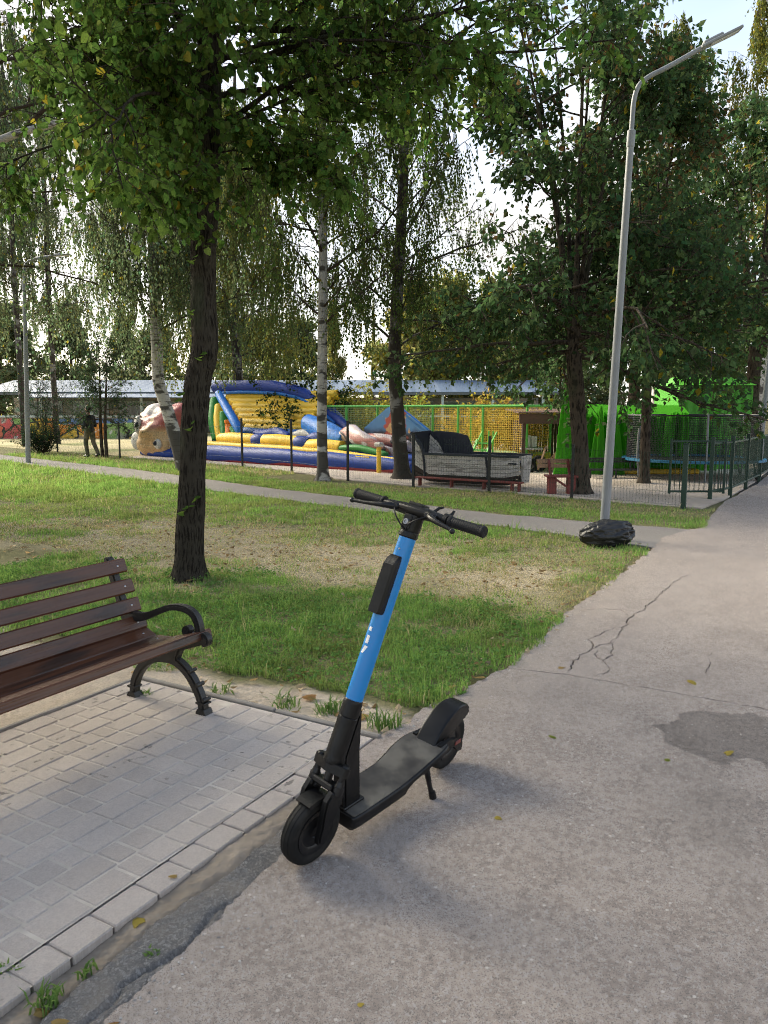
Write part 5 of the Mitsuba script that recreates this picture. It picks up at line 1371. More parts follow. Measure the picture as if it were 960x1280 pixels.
# ------------------------------------------------------------------ the person by the fence
prin('mat_skin', (0.42, 0.26, 0.19), 0.6)
prin('mat_dark_jacket', lambda p, n, uv: mix(C3(0.018, 0.020, 0.026), C3(0.04, 0.044, 0.055), fbm(p.x * 12, p.y * 12, p.z * 12, 3)), 0.85)
prin('mat_camo', lambda p, n, uv: mix(C3(0.07, 0.075, 0.045), C3(0.14, 0.12, 0.08), smoothstep(0.45, 0.55, fbm(p.x * 9, p.y * 9, p.z * 9, 3))), 0.9)
prin('mat_hair', (0.02, 0.015, 0.012), 0.7)
PE = VR @ mat((-9.36, 24.55, 0), rz=150, s=0.905)                                   # local: x ahead of the person, y left, z up
pe = thing('person', 'person in a dark jacket and camouflage trousers walking behind the fence with one arm bent', 'person')
A = lambda *c: np.array(c, float)
body = blob([
    [(A(0, 0, 1.30), 0.14), (A(-0.01, 0, 1.02), 0.125)], [(A(0, 0.14, 1.40), 0.065), (A(0, -0.14, 1.40), 0.065), (A(0, 0, 1.20), 0.14)], [(A(0, 0, 1.44), 0.055), (A(0.015, 0, 1.56), 0.05)],
    [(A(0.02, 0, 1.63), 0.088), (A(0.03, 0, 1.70), 0.095)], [(A(0.07, 0, 1.60), 0.05), (A(0.05, 0, 1.66), 0.07)], [(A(0.115, 0, 1.645), 0.018), (A(0.10, 0, 1.67), 0.015)], [(A(0.02, 0.098, 1.65), 0.022), (A(0.02, 0.09, 1.67), 0.02)], [(A(0.02, -0.098, 1.65), 0.022), (A(0.02, -0.09, 1.67), 0.02)],
    [(A(0, 0.09, 0.95), 0.10), (A(0, -0.09, 0.95), 0.10)],
    [(A(0, 0.18, 1.39), 0.062), (A(-0.06, 0.25, 1.12), 0.048)], [(A(-0.06, 0.25, 1.12), 0.046), (A(0.12, 0.20, 1.02), 0.036)],
    [(A(0, -0.18, 1.39), 0.062), (A(-0.02, -0.24, 1.10), 0.048)], [(A(-0.02, -0.24, 1.10), 0.046), (A(0.20, -0.14, 1.16), 0.036)],
    [(A(0, 0.09, 0.93), 0.092), (A(0.10, 0.10, 0.50), 0.062)], [(A(0.10, 0.10, 0.50), 0.060), (A(0.02, 0.11, 0.10), 0.042)],
    [(A(0, -0.09, 0.93), 0.092), (A(-0.06, -0.10, 0.50), 0.062)], [(A(-0.06, -0.10, 0.50), 0.060), (A(-0.28, -0.10, 0.13), 0.042)],
    [(A(0.0, 0.11, 0.05), 0.045), (A(0.16, 0.12, 0.035), 0.032)], [(A(-0.29, -0.10, 0.09), 0.045), (A(-0.16, -0.11, 0.035), 0.032)],
    [(A(0.12, 0.20, 1.02), 0.030), (A(0.19, 0.18, 1.00), 0.028)], [(A(0.20, -0.14, 1.16), 0.030), (A(0.26, -0.11, 1.19), 0.028)]], 0.04, 6)
part(pe, 'body', xf(body, PE), 'mat_skin', True)
jk = blob([[(A(0, 0, 1.30), 0.152), (A(-0.01, 0, 0.98), 0.145)], [(A(0, 0.14, 1.405), 0.075), (A(0, -0.14, 1.405), 0.075), (A(0, 0, 1.20), 0.15)],
           [(A(0, 0.18, 1.39), 0.073), (A(-0.06, 0.25, 1.12), 0.060)], [(A(-0.06, 0.25, 1.12), 0.058), (A(0.09, 0.21, 1.035), 0.048)], [(A(0, -0.18, 1.39), 0.073), (A(-0.02, -0.24, 1.10), 0.060)], [(A(-0.02, -0.24, 1.10), 0.058), (A(0.16, -0.16, 1.145), 0.048)]], 0.04, 5)
part(pe, 'jacket', xf(jk, PE), 'mat_dark_jacket', True)
ps = blob([[(A(0, 0.08, 0.96), 0.125), (A(0, -0.08, 0.96), 0.125)], [(A(0, 0.09, 0.93), 0.105), (A(0.10, 0.10, 0.50), 0.078)], [(A(0.10, 0.10, 0.50), 0.076), (A(0.02, 0.11, 0.12), 0.064)], [(A(0, -0.09, 0.93), 0.105), (A(-0.06, -0.10, 0.50), 0.078)], [(A(-0.06, -0.10, 0.50), 0.076), (A(-0.26, -0.10, 0.15), 0.064)]], 0.04, 5)
part(pe, 'trousers', xf(ps, PE), 'mat_camo', True)
part(pe, 'shoe', xf(blob([[(A(-0.01, 0.11, 0.055), 0.052), (A(0.17, 0.12, 0.040), 0.040)]], 0.03, 3), PE), 'mat_fence_black', True)
part(pe, 'shoe', xf(blob([[(A(-0.30, -0.10, 0.10), 0.052), (A(-0.15, -0.11, 0.042), 0.040)]], 0.03, 3), PE), 'mat_fence_black', True)
part(pe, 'hair', xf(blob([[(A(0.0, 0, 1.70), 0.100), (A(0.02, 0, 1.72), 0.098)], [(A(-0.03, 0, 1.63), 0.075), (A(-0.01, 0, 1.70), 0.09)]], 0.03, 3), PE), 'mat_hair', True)
for s in (-1, 1):
    part(pe, 'eye', xf(trimesh.creation.icosphere(subdivisions=1, radius=0.012), PE @ mat((0.112, s * 0.035, 1.675))), 'mat_fence_black', True)
    base = A(0.19, 0.18, 1.00) if s > 0 else A(0.26, -0.11, 1.19)
    for k in range(4):
        part(pe, 'finger', xf(tube([base + A(0.01, (k - 1.5) * 0.016, 0), base + A(0.05, (k - 1.5) * 0.018, -0.012), base + A(0.07 - 0.006 * abs(k - 1), (k - 1.5) * 0.016, -0.04)], [0.0095, 0.009, 0.007], 6), PE), 'mat_skin', True)
    part(pe, 'thumb', xf(tube([base + A(-0.02, -s * 0.02, 0.01), base + A(0.01, -s * 0.045, 0.01), base + A(0.035, -s * 0.04, -0.005)], [0.011, 0.010, 0.007], 6), PE), 'mat_skin', True)
# ------------------------------------------------------------------ trees


def grow(S, D, L, n, sag, wob, r):
    """Polylines (k, n + 1, 3) that start at S towards D, L long; sag bends them down, wob makes them crooked."""
    P, d = [S], unit(D)
    L = np.broadcast_to(L, (len(S),))
    for _ in range(n):
        d = unit(d + wob * r.normal(size=d.shape) + np.array([0, 0, -1.0]) * (sag * L / n)[:, None])
        P.append(P[-1] + d * (L / n)[:, None])
    return np.stack(P, 1)


def offshoots(P, per, t0, t1, along, spread, up, r):
    k, n, _ = P.shape
    t = np.clip(t0 + (t1 - t0) * (np.arange(per)[None] + r.random((k, per))) / per, 0, 0.999) * (n - 1)
    i = np.floor(t).astype(int)
    w = (t - i)[..., None]
    row = np.arange(k)[:, None]
    a, b = P[row, i], P[row, i + 1]
    tang = unit(b - a).reshape(-1, 3)
    side = r.normal(size=tang.shape)
    side = unit(side - tang * (side * tang).sum(1, keepdims=True))
    return (a * (1 - w) + b * w).reshape(-1, 3), unit(tang * along + side * spread + [0, 0, up]), (t / (n - 1)).reshape(-1)


def taper(P, r0, r1):
    n = P.shape[1]
    s = np.linspace(0, 1, n)
    return np.broadcast_to(r0, (len(P),))[:, None] * (1 - s) + np.broadcast_to(r1, (len(P),))[:, None] * s


def trunk_mesh(pts, rad, sides=22, lump=0.10, seed=1, flare=0.0):
    p = chaikin(pts, 3)
    r = np.interp(np.linspace(0, 1, len(p)), np.linspace(0, 1, len(rad)), rad)
    s = np.linspace(0, 1, max(24, int(np.linalg.norm(np.diff(p, axis=0), axis=1).sum() / 0.09)))
    q = np.stack([np.interp(s, np.linspace(0, 1, len(p)), p[:, k]) for k in range(3)], 1)
    r = np.interp(s, np.linspace(0, 1, len(p)), r)
    m = tubes(q[None], r[None], sides)
    v = np.array(m.vertices)
    c = np.repeat(q, sides, 0)
    d = v - c
    k = 1 + lump * 2 * (meshkit.fbm(v * [6, 6, 3.0] + seed, 3, seed) - 0.5) + flare * np.exp(-np.maximum(v[:, 2:3].ravel(), 0) / 0.10) * (1 + 0.5 * np.sin(np.arctan2(d[:, 1], d[:, 0]) * 5 + seed))
    m.vertices = c + d * k[:, None]
    return m


def leaf_colors(n, base, var, r, yellow=0.0, brown=0.0):
    g = r.random((n, 1))
    c = np.array(base) * (1 - var + 2 * var * g) * (1 + 0.12 * r.normal(size=(n, 3)) * [1, 0.5, 1])
    y = r.random(n)
    c = np.where((y < yellow)[:, None], np.array([0.30, 0.25, 0.03]) * (0.7 + 0.5 * g), c)
    return np.clip(np.where((y > 1 - brown)[:, None], np.array([0.16, 0.085, 0.028]) * (0.6 + 0.7 * g), c), 0.004, 0.9)


def make_tree(seed, limbs, n_sub, n_twig, n_leaf, sub_len, twig_len, leaf, sag=(0.10, 0.25, 0.5), wob=(0.10, 0.16, 0.18), along=(0.75, 0.6), spread=(0.75, 0.8), up=(0.12, 0.0), limb_r=0.035, hang=0.0, flat=0.6, base=(0.07, 0.12, 0.03), var=0.35, yellow=0.02, brown=0.0, wid=0.8,
              tint=None, sub_t0=0.22):
    """limbs: (start, direction, length) arrays. Returns wood, twigs and the arrays of the leaves."""
    r = rng_(seed)
    S, D, L = limbs
    P1 = grow(S, D, L, 8, sag[0], wob[0], r)
    s2, d2, t2 = offshoots(P1, n_sub, sub_t0, 1.0, along[0], spread[0], up[0], r)
    L2 = np.repeat(L, n_sub) * sub_len * (1.15 - 0.65 * t2) * (0.7 + 0.6 * r.random(len(s2)))
    P2 = grow(s2, d2, L2, 5, sag[1], wob[1], r)
    s3, d3, t3 = offshoots(P2, n_twig, 0.12, 1.0, along[1], spread[1], up[1], r)
    d3 = unit(d3 * (1 - hang) + np.array([0, 0, -1.0]) * hang)
    L3 = twig_len * (0.5 + r.random(len(s3)))
    P3 = grow(s3, d3, L3, 4, sag[2], wob[2], r)
    rl = limb_r * (L / L.mean())
    wood = join([tubes(P1, taper(P1, rl, rl * 0.25), 7), tubes(P2, taper(P2, np.repeat(rl, n_sub) * 0.36, 0.004), 5)])
    twigs = tubes(P3, taper(P3, 0.0038, 0.0016), 3)
    k, m = len(P3), n_leaf
    t = (0.10 + 0.90 * (np.arange(m)[None] + r.random((k, m))) / m) * 3.999
    i = np.floor(t).astype(int)
    w = (t - i)[..., None]
    row = np.arange(k)[:, None]
    a, b = P3[row, i], P3[row, i + 1]
    tw = unit(b - a).reshape(-1, 3)
    c = (a * (1 - w) + b * w).reshape(-1, 3)
    n = len(c)
    side = unit(r.normal(size=(n, 3)))
    tip = unit(tw * 0.45 + side * 0.8 + np.array([0, 0, -0.55 - hang]))
    nrm = unit(np.array([0, 0, flat]) + r.normal(size=(n, 3)) * (1 - 0.5 * flat))
    size = leaf * (0.55 + 0.75 * r.random(n))
    c = c + tip * leaf * 0.25
    col = leaf_colors(n, base, var, r, yellow, brown)
    if tint is not None:
        col = tint(c, col, r)
    clump = meshkit.fbm(c * 0.9 + seed, 2, seed)[:, None]
    return wood, twigs, (c, tip, nrm, size, np.full(n, wid), col * (0.75 + 0.5 * clump))


def around(n, z0, z1, len0, len1, el0, el1, pts, r, az=None, jitter=0.5):
    """n limbs up a trunk given by pts, lengths and elevations running from bottom to top."""
    p = np.array(pts, float)
    s = (np.arange(n) + r.random(n) * jitter) / n
    z = z0 + (z1 - z0) * s
    S = np.stack([np.interp(z, p[:, 2], p[:, 0]), np.interp(z, p[:, 2], p[:, 1]), z], 1)
    a = (np.arange(n) * 2.39996 + r.random(n) * 0.9) if az is None else az(n)
    e = np.radians(el0 + (el1 - el0) * s + r.normal(0, 7, n))
    L = (len0 + (len1 - len0) * s) * (0.75 + 0.5 * r.random(n))
    return S, np.stack([np.cos(a) * np.cos(e), np.sin(a) * np.cos(e), np.sin(e)], 1), L


def cat3(*ls):
    return tuple(np.concatenate([l[k] for l in ls]) for k in range(3))


def plant_tree(name, label, group, trunk, bark, wood, twigs, lv, sides=22, lump=0.10, flare=0.3, fine=False, seed=1, cat='tree'):
    t = thing(name, label, cat, group)
    part(t, 'trunk', join([trunk_mesh(trunk[0], trunk[1], sides, lump, seed, flare)]), bark, True)
    b = part(t, 'branches', wood, bark if bark != 'mat_birch_bark' else 'mat_twig', True)
    part(t, 'twigs', twigs, 'mat_twig', True, kind='stuff')
    v, f, m = leaf_mesh(*lv[:5], fine=fine)
    part(t, 'crown', tm(v, f), 'mat_leaf', False, color=np.repeat(lv[5], m, 0))
    return t


# the lime by the bench
r = rng_(101)
LT = [(-4.94, 5.06, -0.05), (-4.92, 5.07, 0.45), (-4.89, 5.09, 0.91), (-4.84, 5.12, 1.76), (-4.74, 5.16, 2.05), (-4.77, 5.16, 2.64), (-4.70, 5.19, 3.47), (-4.67, 5.21, 4.08), (-4.62, 5.2, 5.4), (-4.6, 5.25, 7.2), (-4.5, 5.3, 9.6)]
LR = [0.138, 0.124, 0.119, 0.115, 0.113, 0.109, 0.108, 0.10, 0.075, 0.05, 0.02]
low = around(19, 3.8, 5.7, 2.5, 2.9, 10, 26, LT, r)
top = around(18, 5.6, 9.2, 2.6, 1.2, 22, 60, LT, r)
# two long boughs that reach to the right over the lawn and one to the left
cl = low[1] @ np.array([-CY, -SY, 0])
low = (low[0], low[1], low[2] * np.where(cl > 0.45, 0.58, 1.0))
own = (np.array([(-4.68, 5.2, 3.85), (-4.66, 5.2, 4.3), (-4.68, 5.2, 3.85), (-4.66, 5.2, 4.45), (-4.66, 5.2, 4.1)]), np.array([(0.86, 0.42, 0.30), (0.87, 0.2, 0.34), (-0.80, -0.35, 0.28), (0.75, 0.7, 0.22), (-0.7, -0.6, 0.3)]), np.array([2.5, 2.7, 1.9, 2.9, 1.6]))
short = around(10, 3.3, 4.9, 1.0, 1.5, 5, 25, LT, r, az=lambda n: r.uniform(-2.2, 0.9, n))
wood, twigs, lv = make_tree(102, cat3(low, top, own, short), 9, 8, 10, 0.32, 0.36, 0.064, sag=(0.05, 0.12, 0.5), base=(0.085, 0.145, 0.034), var=0.5, yellow=0.015, wid=0.86, limb_r=0.019, hang=0.15, flat=0.35, sub_t0=0.10)
inview = []
q = lv[0] - EYE
rt = np.array([CY, SY, 0])
upv = np.cross(rt, LOOK)
zc = q @ LOOK
px, py = 0.5 + 961 / 960 * (q @ rt) / zc, 0.5 - 961 / 1280 * (q @ upv) / zc
near = np.where((px > 0) & (px < 1) & (py > 0) & (py < 1), np.linalg.norm(q, axis=1) / lv[3], 1e9)
best = np.argsort(near)[:300]
keep = np.ones(len(near), bool)
keep[best] = False
lime = plant_tree('lime_tree', 'lime tree with dark straight trunk and heart-shaped leaves standing on the lawn behind the bench', None, (LT, LR), 'mat_lime_bark', wood, twigs, tuple(a[keep] for a in lv), fine=True, sides=30, lump=0.09, flare=0.40, seed=3)
leaf_ply = []
for c in ((0.095, 0.165, 0.035), (0.13, 0.20, 0.04), (0.07, 0.13, 0.03), (0.32, 0.28, 0.05)):
    v, f, m = leaf_mesh(np.zeros((1, 3)), np.array([[0, 1.0, 0]]), np.array([[0, 0, 1.0]]), np.ones(1), np.full(1, 0.86), fine=True)
    leaf_ply.append(mikit.ply(tm(v, f), 'mat_leaf', color=np.repeat([c], m, 0)))
for k in best:
    tp = unit(lv[1][k])
    sd = unit(np.cross(lv[2][k], tp))
    M = frame(lv[0][k], sd * lv[3][k], tp * lv[3][k], np.cross(sd, tp) * lv[3][k])
    kk = 3 if lv[5][k][0] > 0.17 else int(r.integers(0, 3))
    scene[nk('leaf', lime)] = {**leaf_ply[kk], 'to_world': T(M.tolist())}
# leaf sprouts straight on the trunk
for z, a in ((0.62, -1.2), (0.70, -0.6), (1.35, -1.0), (1.62, -1.7), (1.95, -0.9), (2.3, -1.6), (2.75, -1.3), (2.9, -0.5), (3.0, -1.0)):
    x = np.interp(z, [q[2] for q in LT], [q[0] for q in LT]) + 0.145 * math.cos(a)
    y = np.interp(z, [q[2] for q in LT], [q[1] for q in LT]) + 0.145 * math.sin(a)
    for j in range(3):
        tp = unit(np.array([math.cos(a + j - 1), math.sin(a + j - 1), r.normal(-0.1, 0.3)]))
        nn = unit(np.array([0.2 * r.normal(), -0.5, 0.8]))
        sd = unit(np.cross(nn, tp))
        M = frame(np.array([x, y, z + 0.03 * j]), sd * 0.07, tp * 0.07, np.cross(sd, tp) * 0.07)
        scene[nk('leaf', lime)] = {**leaf_ply[j % 3], 'to_world': T(M.tolist())}


# birches
def birch(seed, label, trunk, z0, z1, n, length, bark, leaf=0.062, n_sub=6, n_twig=5, n_leaf=14, twig=0.9, hang=0.8, base=(0.085, 0.125, 0.035), yellow=0.02, own=None, az=None, el=(35, 62), sub=0.34, limb_r=0.022, group=None, dens=1.0, name='birch_tree', sides=14):
    r = rng_(seed)
    L = around(n, z0, z1, length, length * 0.45, el[0], el[1], trunk[0], r, az)
    if own is not None:
        L = cat3(L, own)
    wood, twigs, lv = make_tree(seed + 1, L, n_sub, n_twig, n_leaf, sub, twig, leaf, sag=(0.10, 0.35, 0.9), hang=hang, flat=0.0, base=base, yellow=yellow, wid=0.72, limb_r=limb_r)
    return plant_tree(name, label, group, trunk, bark, wood, twigs, lv, sides, 0.06, 0.35, False, seed)


birch(201, 'white barked birch whose foot leans, standing left of the bouncy castle',
      ([(-14.05, 14.42, -0.05), (-14.16, 14.36, 0.30), (-14.30, 14.28, 0.98), (-14.48, 14.18, 1.75), (-14.61, 14.11, 2.2), (-14.59, 14.11, 3.2), (-14.60, 14.11, 4.9), (-14.58, 14.12, 6.6), (-14.6, 14.1, 9.0), (-14.5, 14.0, 13.0)], [0.20, 0.18, 0.17, 0.155, 0.145, 0.14, 0.13, 0.115, 0.08, 0.02]), 3.3, 9.5, 34, 3.0, 'mat_birch_bark', leaf=0.075, n_sub=7, n_twig=11, n_leaf=20, twig=1.3, base=(0.13, 0.17, 0.08))
birch(211, 'slender birch with blotched white and black bark in front of the bouncy castle',
      ([(-9.43, 13.78, -0.05), (-9.43, 13.78, 0.3), (-9.43, 13.78, 1.72), (-9.39, 13.80, 3.39), (-9.37, 13.81, 5.0), (-9.39, 13.80, 6.2), (-9.3, 13.8, 9.0), (-9.3, 13.9, 12.0)], [0.150, 0.125, 0.105, 0.10, 0.095, 0.085, 0.055, 0.015]), 3.2, 9.5, 30, 2.6, 'mat_birch_bark', leaf=0.062, n_sub=7, n_twig=9, n_leaf=16, twig=0.95, hang=0.6)
birch(221, 'dark trunked birch with sparse hanging twigs beside the wooden play boat',
      ([(-8.10, 14.98, -0.05), (-8.13, 14.96, 0.35), (-8.2, 14.92, 1.38), (-8.28, 14.88, 2.59), (-8.19, 14.93, 4.44), (-8.12, 14.97, 5.92), (-8.10, 14.98, 7.04), (-8.0, 15.0, 9.5), (-7.9, 15.0, 12)], [0.23, 0.175, 0.155, 0.145, 0.125, 0.115, 0.10, 0.06, 0.02]), 2.7, 9.5, 30, 2.7, 'mat_old_birch_bark', leaf=0.06, n_sub=6, n_twig=9, n_leaf=15, twig=0.95, hang=0.75, limb_r=0.024,
      own=(np.array([(-8.19, 14.93, 4.4), (-8.25, 14.9, 3.4)]), np.array([(0.85, 0.35, 0.30), (0.75, 0.3, 0.05)]), np.array([2.9, 2.0])))
birch(231, 'weeping birch with yellowish curtains of leaves behind the yellow slide', ([(*V(-5.0, 27)[:2], -0.1), (*V(-5.05, 27)[:2], 3.0), (*V(-5.2, 27)[:2], 5.0), (*V(-5.0, 27)[:2], 9.0), (*V(-4.9, 27)[:2], 13.0)], [0.22, 0.17, 0.14, 0.09, 0.02]), 3.2, 11, 34, 3.0, 'mat_old_birch_bark', leaf=0.095, n_sub=7, n_twig=10, n_leaf=22, twig=1.7, hang=0.92, base=(0.15, 0.175, 0.055), yellow=0.05)
birch(241, 'tall weeping birch at the left edge, its branches hanging over the lawn', ([(*V(-9.3, 15.3)[:2], -0.1), (*V(-9.3, 15.3)[:2], 4.0), (*V(-9.2, 15.3)[:2], 8.0), (*V(-9.2, 15.3)[:2], 13.0)], [0.24, 0.18, 0.12, 0.02]), 3.6, 9.0, 36, 4.6, 'mat_birch_bark', leaf=0.072, n_sub=7, n_twig=12, n_leaf=18, twig=1.6, hang=0.92, base=(0.12, 0.165, 0.085), el=(16, 55))
birch(251, 'near birch out at the left whose white bough reaches in above the bench', ([(-10.3, 6.2, -0.1), (-10.3, 6.2, 4.0), (-10.3, 6.3, 8.0), (-10.4, 6.2, 12.5)], [0.19, 0.15, 0.11, 0.02]), 4.6, 12, 24, 3.2, 'mat_birch_bark', leaf=0.06, n_twig=7, n_leaf=14, twig=0.9, hang=0.8, base=(0.065, 0.105, 0.035), el=(30, 60))
bt = 'birch_tree_005'
part(bt, 'white_bough', tube([(-10.3, 6.22, 4.45), (-9.5, 6.55, 4.95), (-8.9, 6.85, 5.12), (-8.2, 7.2, 5.22), (-7.6, 7.5, 5.25)], [0.075, 0.05, 0.043, 0.034, 0.018], 12, True, 2), 'mat_birch_bark', 40)
part(bt, 'side_bough', join([tube([(-8.2, 7.2, 5.22), (-7.7, 7.35, 5.10), (-7.2, 7.6, 4.95)], [0.026, 0.022, 0.012], 8, True, 2), tube([(-9.2, 6.7, 5.03), (-8.6, 7.0, 5.6), (-7.9, 7.2, 5.9), (-7.1, 7.5, 6.05)], [0.03, 0.028, 0.022, 0.012], 8, True, 2)]), 'mat_twig', 40)
for i, (u, d, h) in enumerate(((-14.9, 32.0, 17.0), (-14.4, 34.0, 18.0), (-17.3, 33.0, 17.0))):
    b0 = V(u, d)
    birch(261 + 3 * i, ('tall dark stemmed birch just behind the left lamp post', 'tall dark stemmed birch right of the left lamp post, the farther of two', 'tall birch at the very left edge beyond the left lamp post')[i], ([(*b0[:2], -0.1), (b0[0] - 0.05, b0[1], 6.0), (b0[0] + 0.1, b0[1], 11.0), (b0[0], b0[1], h)], [0.13, 0.11, 0.085, 0.02]), 5.0, h - 2.5, 26, 2.8, 'mat_old_birch_bark', leaf=0.10, n_sub=6, n_twig=7, n_leaf=16, twig=1.0, hang=0.8, base=(0.12, 0.15, 0.075), group='row of tall birches behind the left lamp post', sides=10)
b0 = V(15.4, 32)
birch(281, 'sunlit yellow-green birch rising above the dark trees on the right', ([(*b0[:2], -0.1), (*b0[:2], 8.0), (*b0[:2], 19.0)], [0.25, 0.17, 0.02]), 7.0, 18.5, 28, 3.6, 'mat_birch_bark', leaf=0.12, n_twig=8, n_leaf=15, twig=1.2, hang=0.85, base=(0.13, 0.145, 0.04), yellow=0.12)
b0 = V(11.9, 34)
birch(284, 'pale birch half hidden behind the tall lamp post and the dark linden', ([(*b0[:2], -0.1), (*b0[:2], 8.0), (*b0[:2], 17.0)], [0.22, 0.15, 0.02]), 6.0, 16.5, 24, 3.4, 'mat_birch_bark', leaf=0.12, n_twig=7, n_leaf=14, twig=1.1, hang=0.8, base=(0.11, 0.13, 0.04), yellow=0.08)

# dark lindens on the right: stems, drooping layered boughs


def linden(seed, label, base_pt, h, rad, fork, trunk_r, lean=(0, 0), stems=6, n=34, leaf=0.115, z_low=2.0, dens=(8, 6, 8), group=None, rusty=0.12, green=(0.065, 0.11, 0.045), bare=True):
    r = rng_(seed)
    x, y = base_pt
    fx, fy = x + lean[0], y + lean[1]
    T0 = [(x, y, -0.05), (x + lean[0] * 0.15, y + lean[1] * 0.15, fork * 0.25), (x + lean[0] * 0.5, y + lean[1] * 0.5, fork * 0.6), (fx, fy, fork)]
    st, ms, Ls = [], [], []
    for k in range(stems):
        a = k * 2 * math.pi / stems + r.random() * 0.7
        tilt = 0.12 + 0.10 * r.random() if k else 0.02
        hh = (h - fork) * (0.80 + 0.25 * r.random())
        p = [np.array([fx, fy, fork - 0.25]) + np.array([math.cos(a) * tilt * s * (0.6 + 0.6 * s), math.sin(a) * tilt * s * (0.6 + 0.6 * s), s]) * [hh, hh, hh + 0.25] for s in np.linspace(0, 1, 6)]
        st.append(p)
        ms.append(tube(p, np.linspace(trunk_r * 0.36, 0.010, 6), 9, True, 2))
        m = max(4, int(n / stems))
        Lk = around(m, fork + 0.5, p[-1][2] - 0.1, rad * 0.95, rad * 0.22, 8, 42, p, r, az=lambda q, a=a: a + r.normal(0, 1.1, q), jitter=0.9)
        Ls.append(Lk)
    lowL = around(16, max(z_low, fork * 0.85), fork + 0.8, rad * 1.12, rad * 1.15, 5, 18, [*T0[:-1], (fx, fy, fork + 1.0)], r)
    limbs = cat3(lowL, *Ls)
    tintf = lambda c, col, rr: np.where((rr.random(len(c)) < rusty * np.clip((c[:, 2] - 2.5) / 3, 0.1, 1.6) * (0.2 + 1.9 * (meshkit.fbm(c * 0.8, 2, seed) > 0.52)))[:, None], np.array([0.14, 0.09, 0.04]) * (0.5 + rr.random((len(c), 1))), col)
    wood, twigs, lv = make_tree(seed + 1, limbs, *dens, 0.36, 0.42, leaf, sag=(0.10, 0.16, 0.4), wob=(0.09, 0.14, 0.18), spread=(0.85, 0.85), up=(0.02, -0.02), flat=0.75, base=green, var=0.35, yellow=0.012, wid=0.72, limb_r=0.026, hang=0.05, tint=tintf)
    return plant_tree('linden_tree', label, group, (T0, [trunk_r * 1.12, trunk_r, trunk_r * 0.93, trunk_r * 0.9]), 'mat_dark_bark', join([wood, *ms]), twigs, lv, 18, 0.08, 0.35, False, seed)


linden(301, 'big dark many-stemmed linden with drooping layered boughs behind the red bench', (-3.81, 13.91), 9.2, 2.75, 2.5, 0.15, lean=(-0.2, -0.1), stems=7, n=44, rusty=0.04, z_low=2.5)
linden(311, 'linden with a slim brown trunk in front of the green tent', (-3.22, 16.51), 8.4, 2.6, 2.8, 0.10, lean=(-0.05, 0), stems=5, n=36, rusty=0.09, z_low=2.9)
linden(321, 'dark linden behind the trampoline at the right edge', tuple(V(10.9, 23.0)[:2]), 10.0, 3.6, 3.4, 0.2, stems=5, n=40, leaf=0.16, z_low=3.2, rusty=0.03)
linden(331, 'dark linden beyond the green tents, second from the path', tuple(V(8.2, 25.5)[:2]), 9.0, 3.2, 3.4, 0.2, stems=5, n=34, leaf=0.16, z_low=3.2, rusty=0.08)
lin2 = 'linden_tree_003'
for q in ('trunk', 'branches', 'twigs', 'crown'):
    scene[f'linden_{q}_group'] = {'type': 'shapegroup', q: scene[f'{lin2}__{q}']}
for x, y, s, a, lab in ((-9.8, 1.3, 1.1, 40, 'linden of the row on the sunny side of the lawn, next to the pad'), (-11.0, -2.4, 1.15, 160, 'linden of the row on the sunny side, behind the viewer')):
    k = thing('linden_tree', lab, 'tree')
    bx, by = V(8.2, 25.5)[:2]
    M = mat((x, y, 0), rz=a, s=s) @ mat((-bx, -by, 0))
    for q in ('trunk', 'branches', 'twigs', 'crown'):
        scene[f'{k}__{q}'] = {'type': 'instance', 'to_world': T(M.tolist()), 'shape': {'type': 'ref', 'id': f'linden_{q}_group'}}
    labels[k + '__twigs'] = {'kind': 'stuff'}

# shrubs and saplings


def bush(seed, name, label, c, h, rad, base, leaf, n, group=None, yellow=0.02, stems=7, el=(35, 80), cat='shrub', wid=0.6):
    r = rng_(seed)
    a = np.arange(n) * 2.39996
    e = np.radians(r.uniform(*el, n))
    S = np.array([c[0], c[1], 0.0]) + np.stack([np.cos(a), np.sin(a), 0 * a], 1) * (rad * 0.25 * r.random(n))[:, None]
    D = np.stack([np.cos(a) * np.cos(e), np.sin(a) * np.cos(e), np.sin(e)], 1)
    L = (rad + (h - rad) * np.sin(e)) * (0.75 + 0.35 * r.random(n))
    wood, twigs, lv = make_tree(seed + 1, (S, D, L), 6, 4, 7, 0.28, 0.30 * rad ** 0.3, leaf, base=base, yellow=yellow, wid=wid, limb_r=0.012, sag=(0.05, 0.1, 0.2), sub_t0=0.12)
    k = thing(name, label, cat, group)
    part(k, 'stems', join([wood, twigs]), 'mat_twig', True)
    v, f, m = leaf_mesh(*lv[:5])
    part(k, 'foliage', tm(v, f), 'mat_leaf', False, color=np.repeat(lv[5], m, 0))
    return k


bush(401, 'dense_shrub', 'dark dense shrub behind the blue slope of the castle', V(-2.6, 24.5), 2.7, 1.15, (0.030, 0.055, 0.02), 0.11, 30)
bush(403, 'yellow_shrub', 'yellow-green shrub behind the netted court, next to the dark one', V(-1.2, 26.5), 2.5, 1.2, (0.24, 0.25, 0.05), 0.12, 30, yellow=0.15)
bush(405, 'yellow_shrub', 'second yellow-green shrub behind the peaked blue panel', V(0.4, 28.5), 2.3, 1.1, (0.22, 0.24, 0.05), 0.12, 26, yellow=0.2)
bush(407, 'orange_shrub', 'orange tinged autumn shrub seen through the orange netting', V(3.6, 25.5), 2.0, 1.3, (0.36, 0.26, 0.06), 0.11, 30, yellow=0.25)
bush(411, 'conifer_shrub', 'dark round conifer shrub at the foot of the left lamp post', V(-11.75, 26.3), 1.05, 0.45, (0.022, 0.045, 0.022), 0.075, 26, wid=0.3)
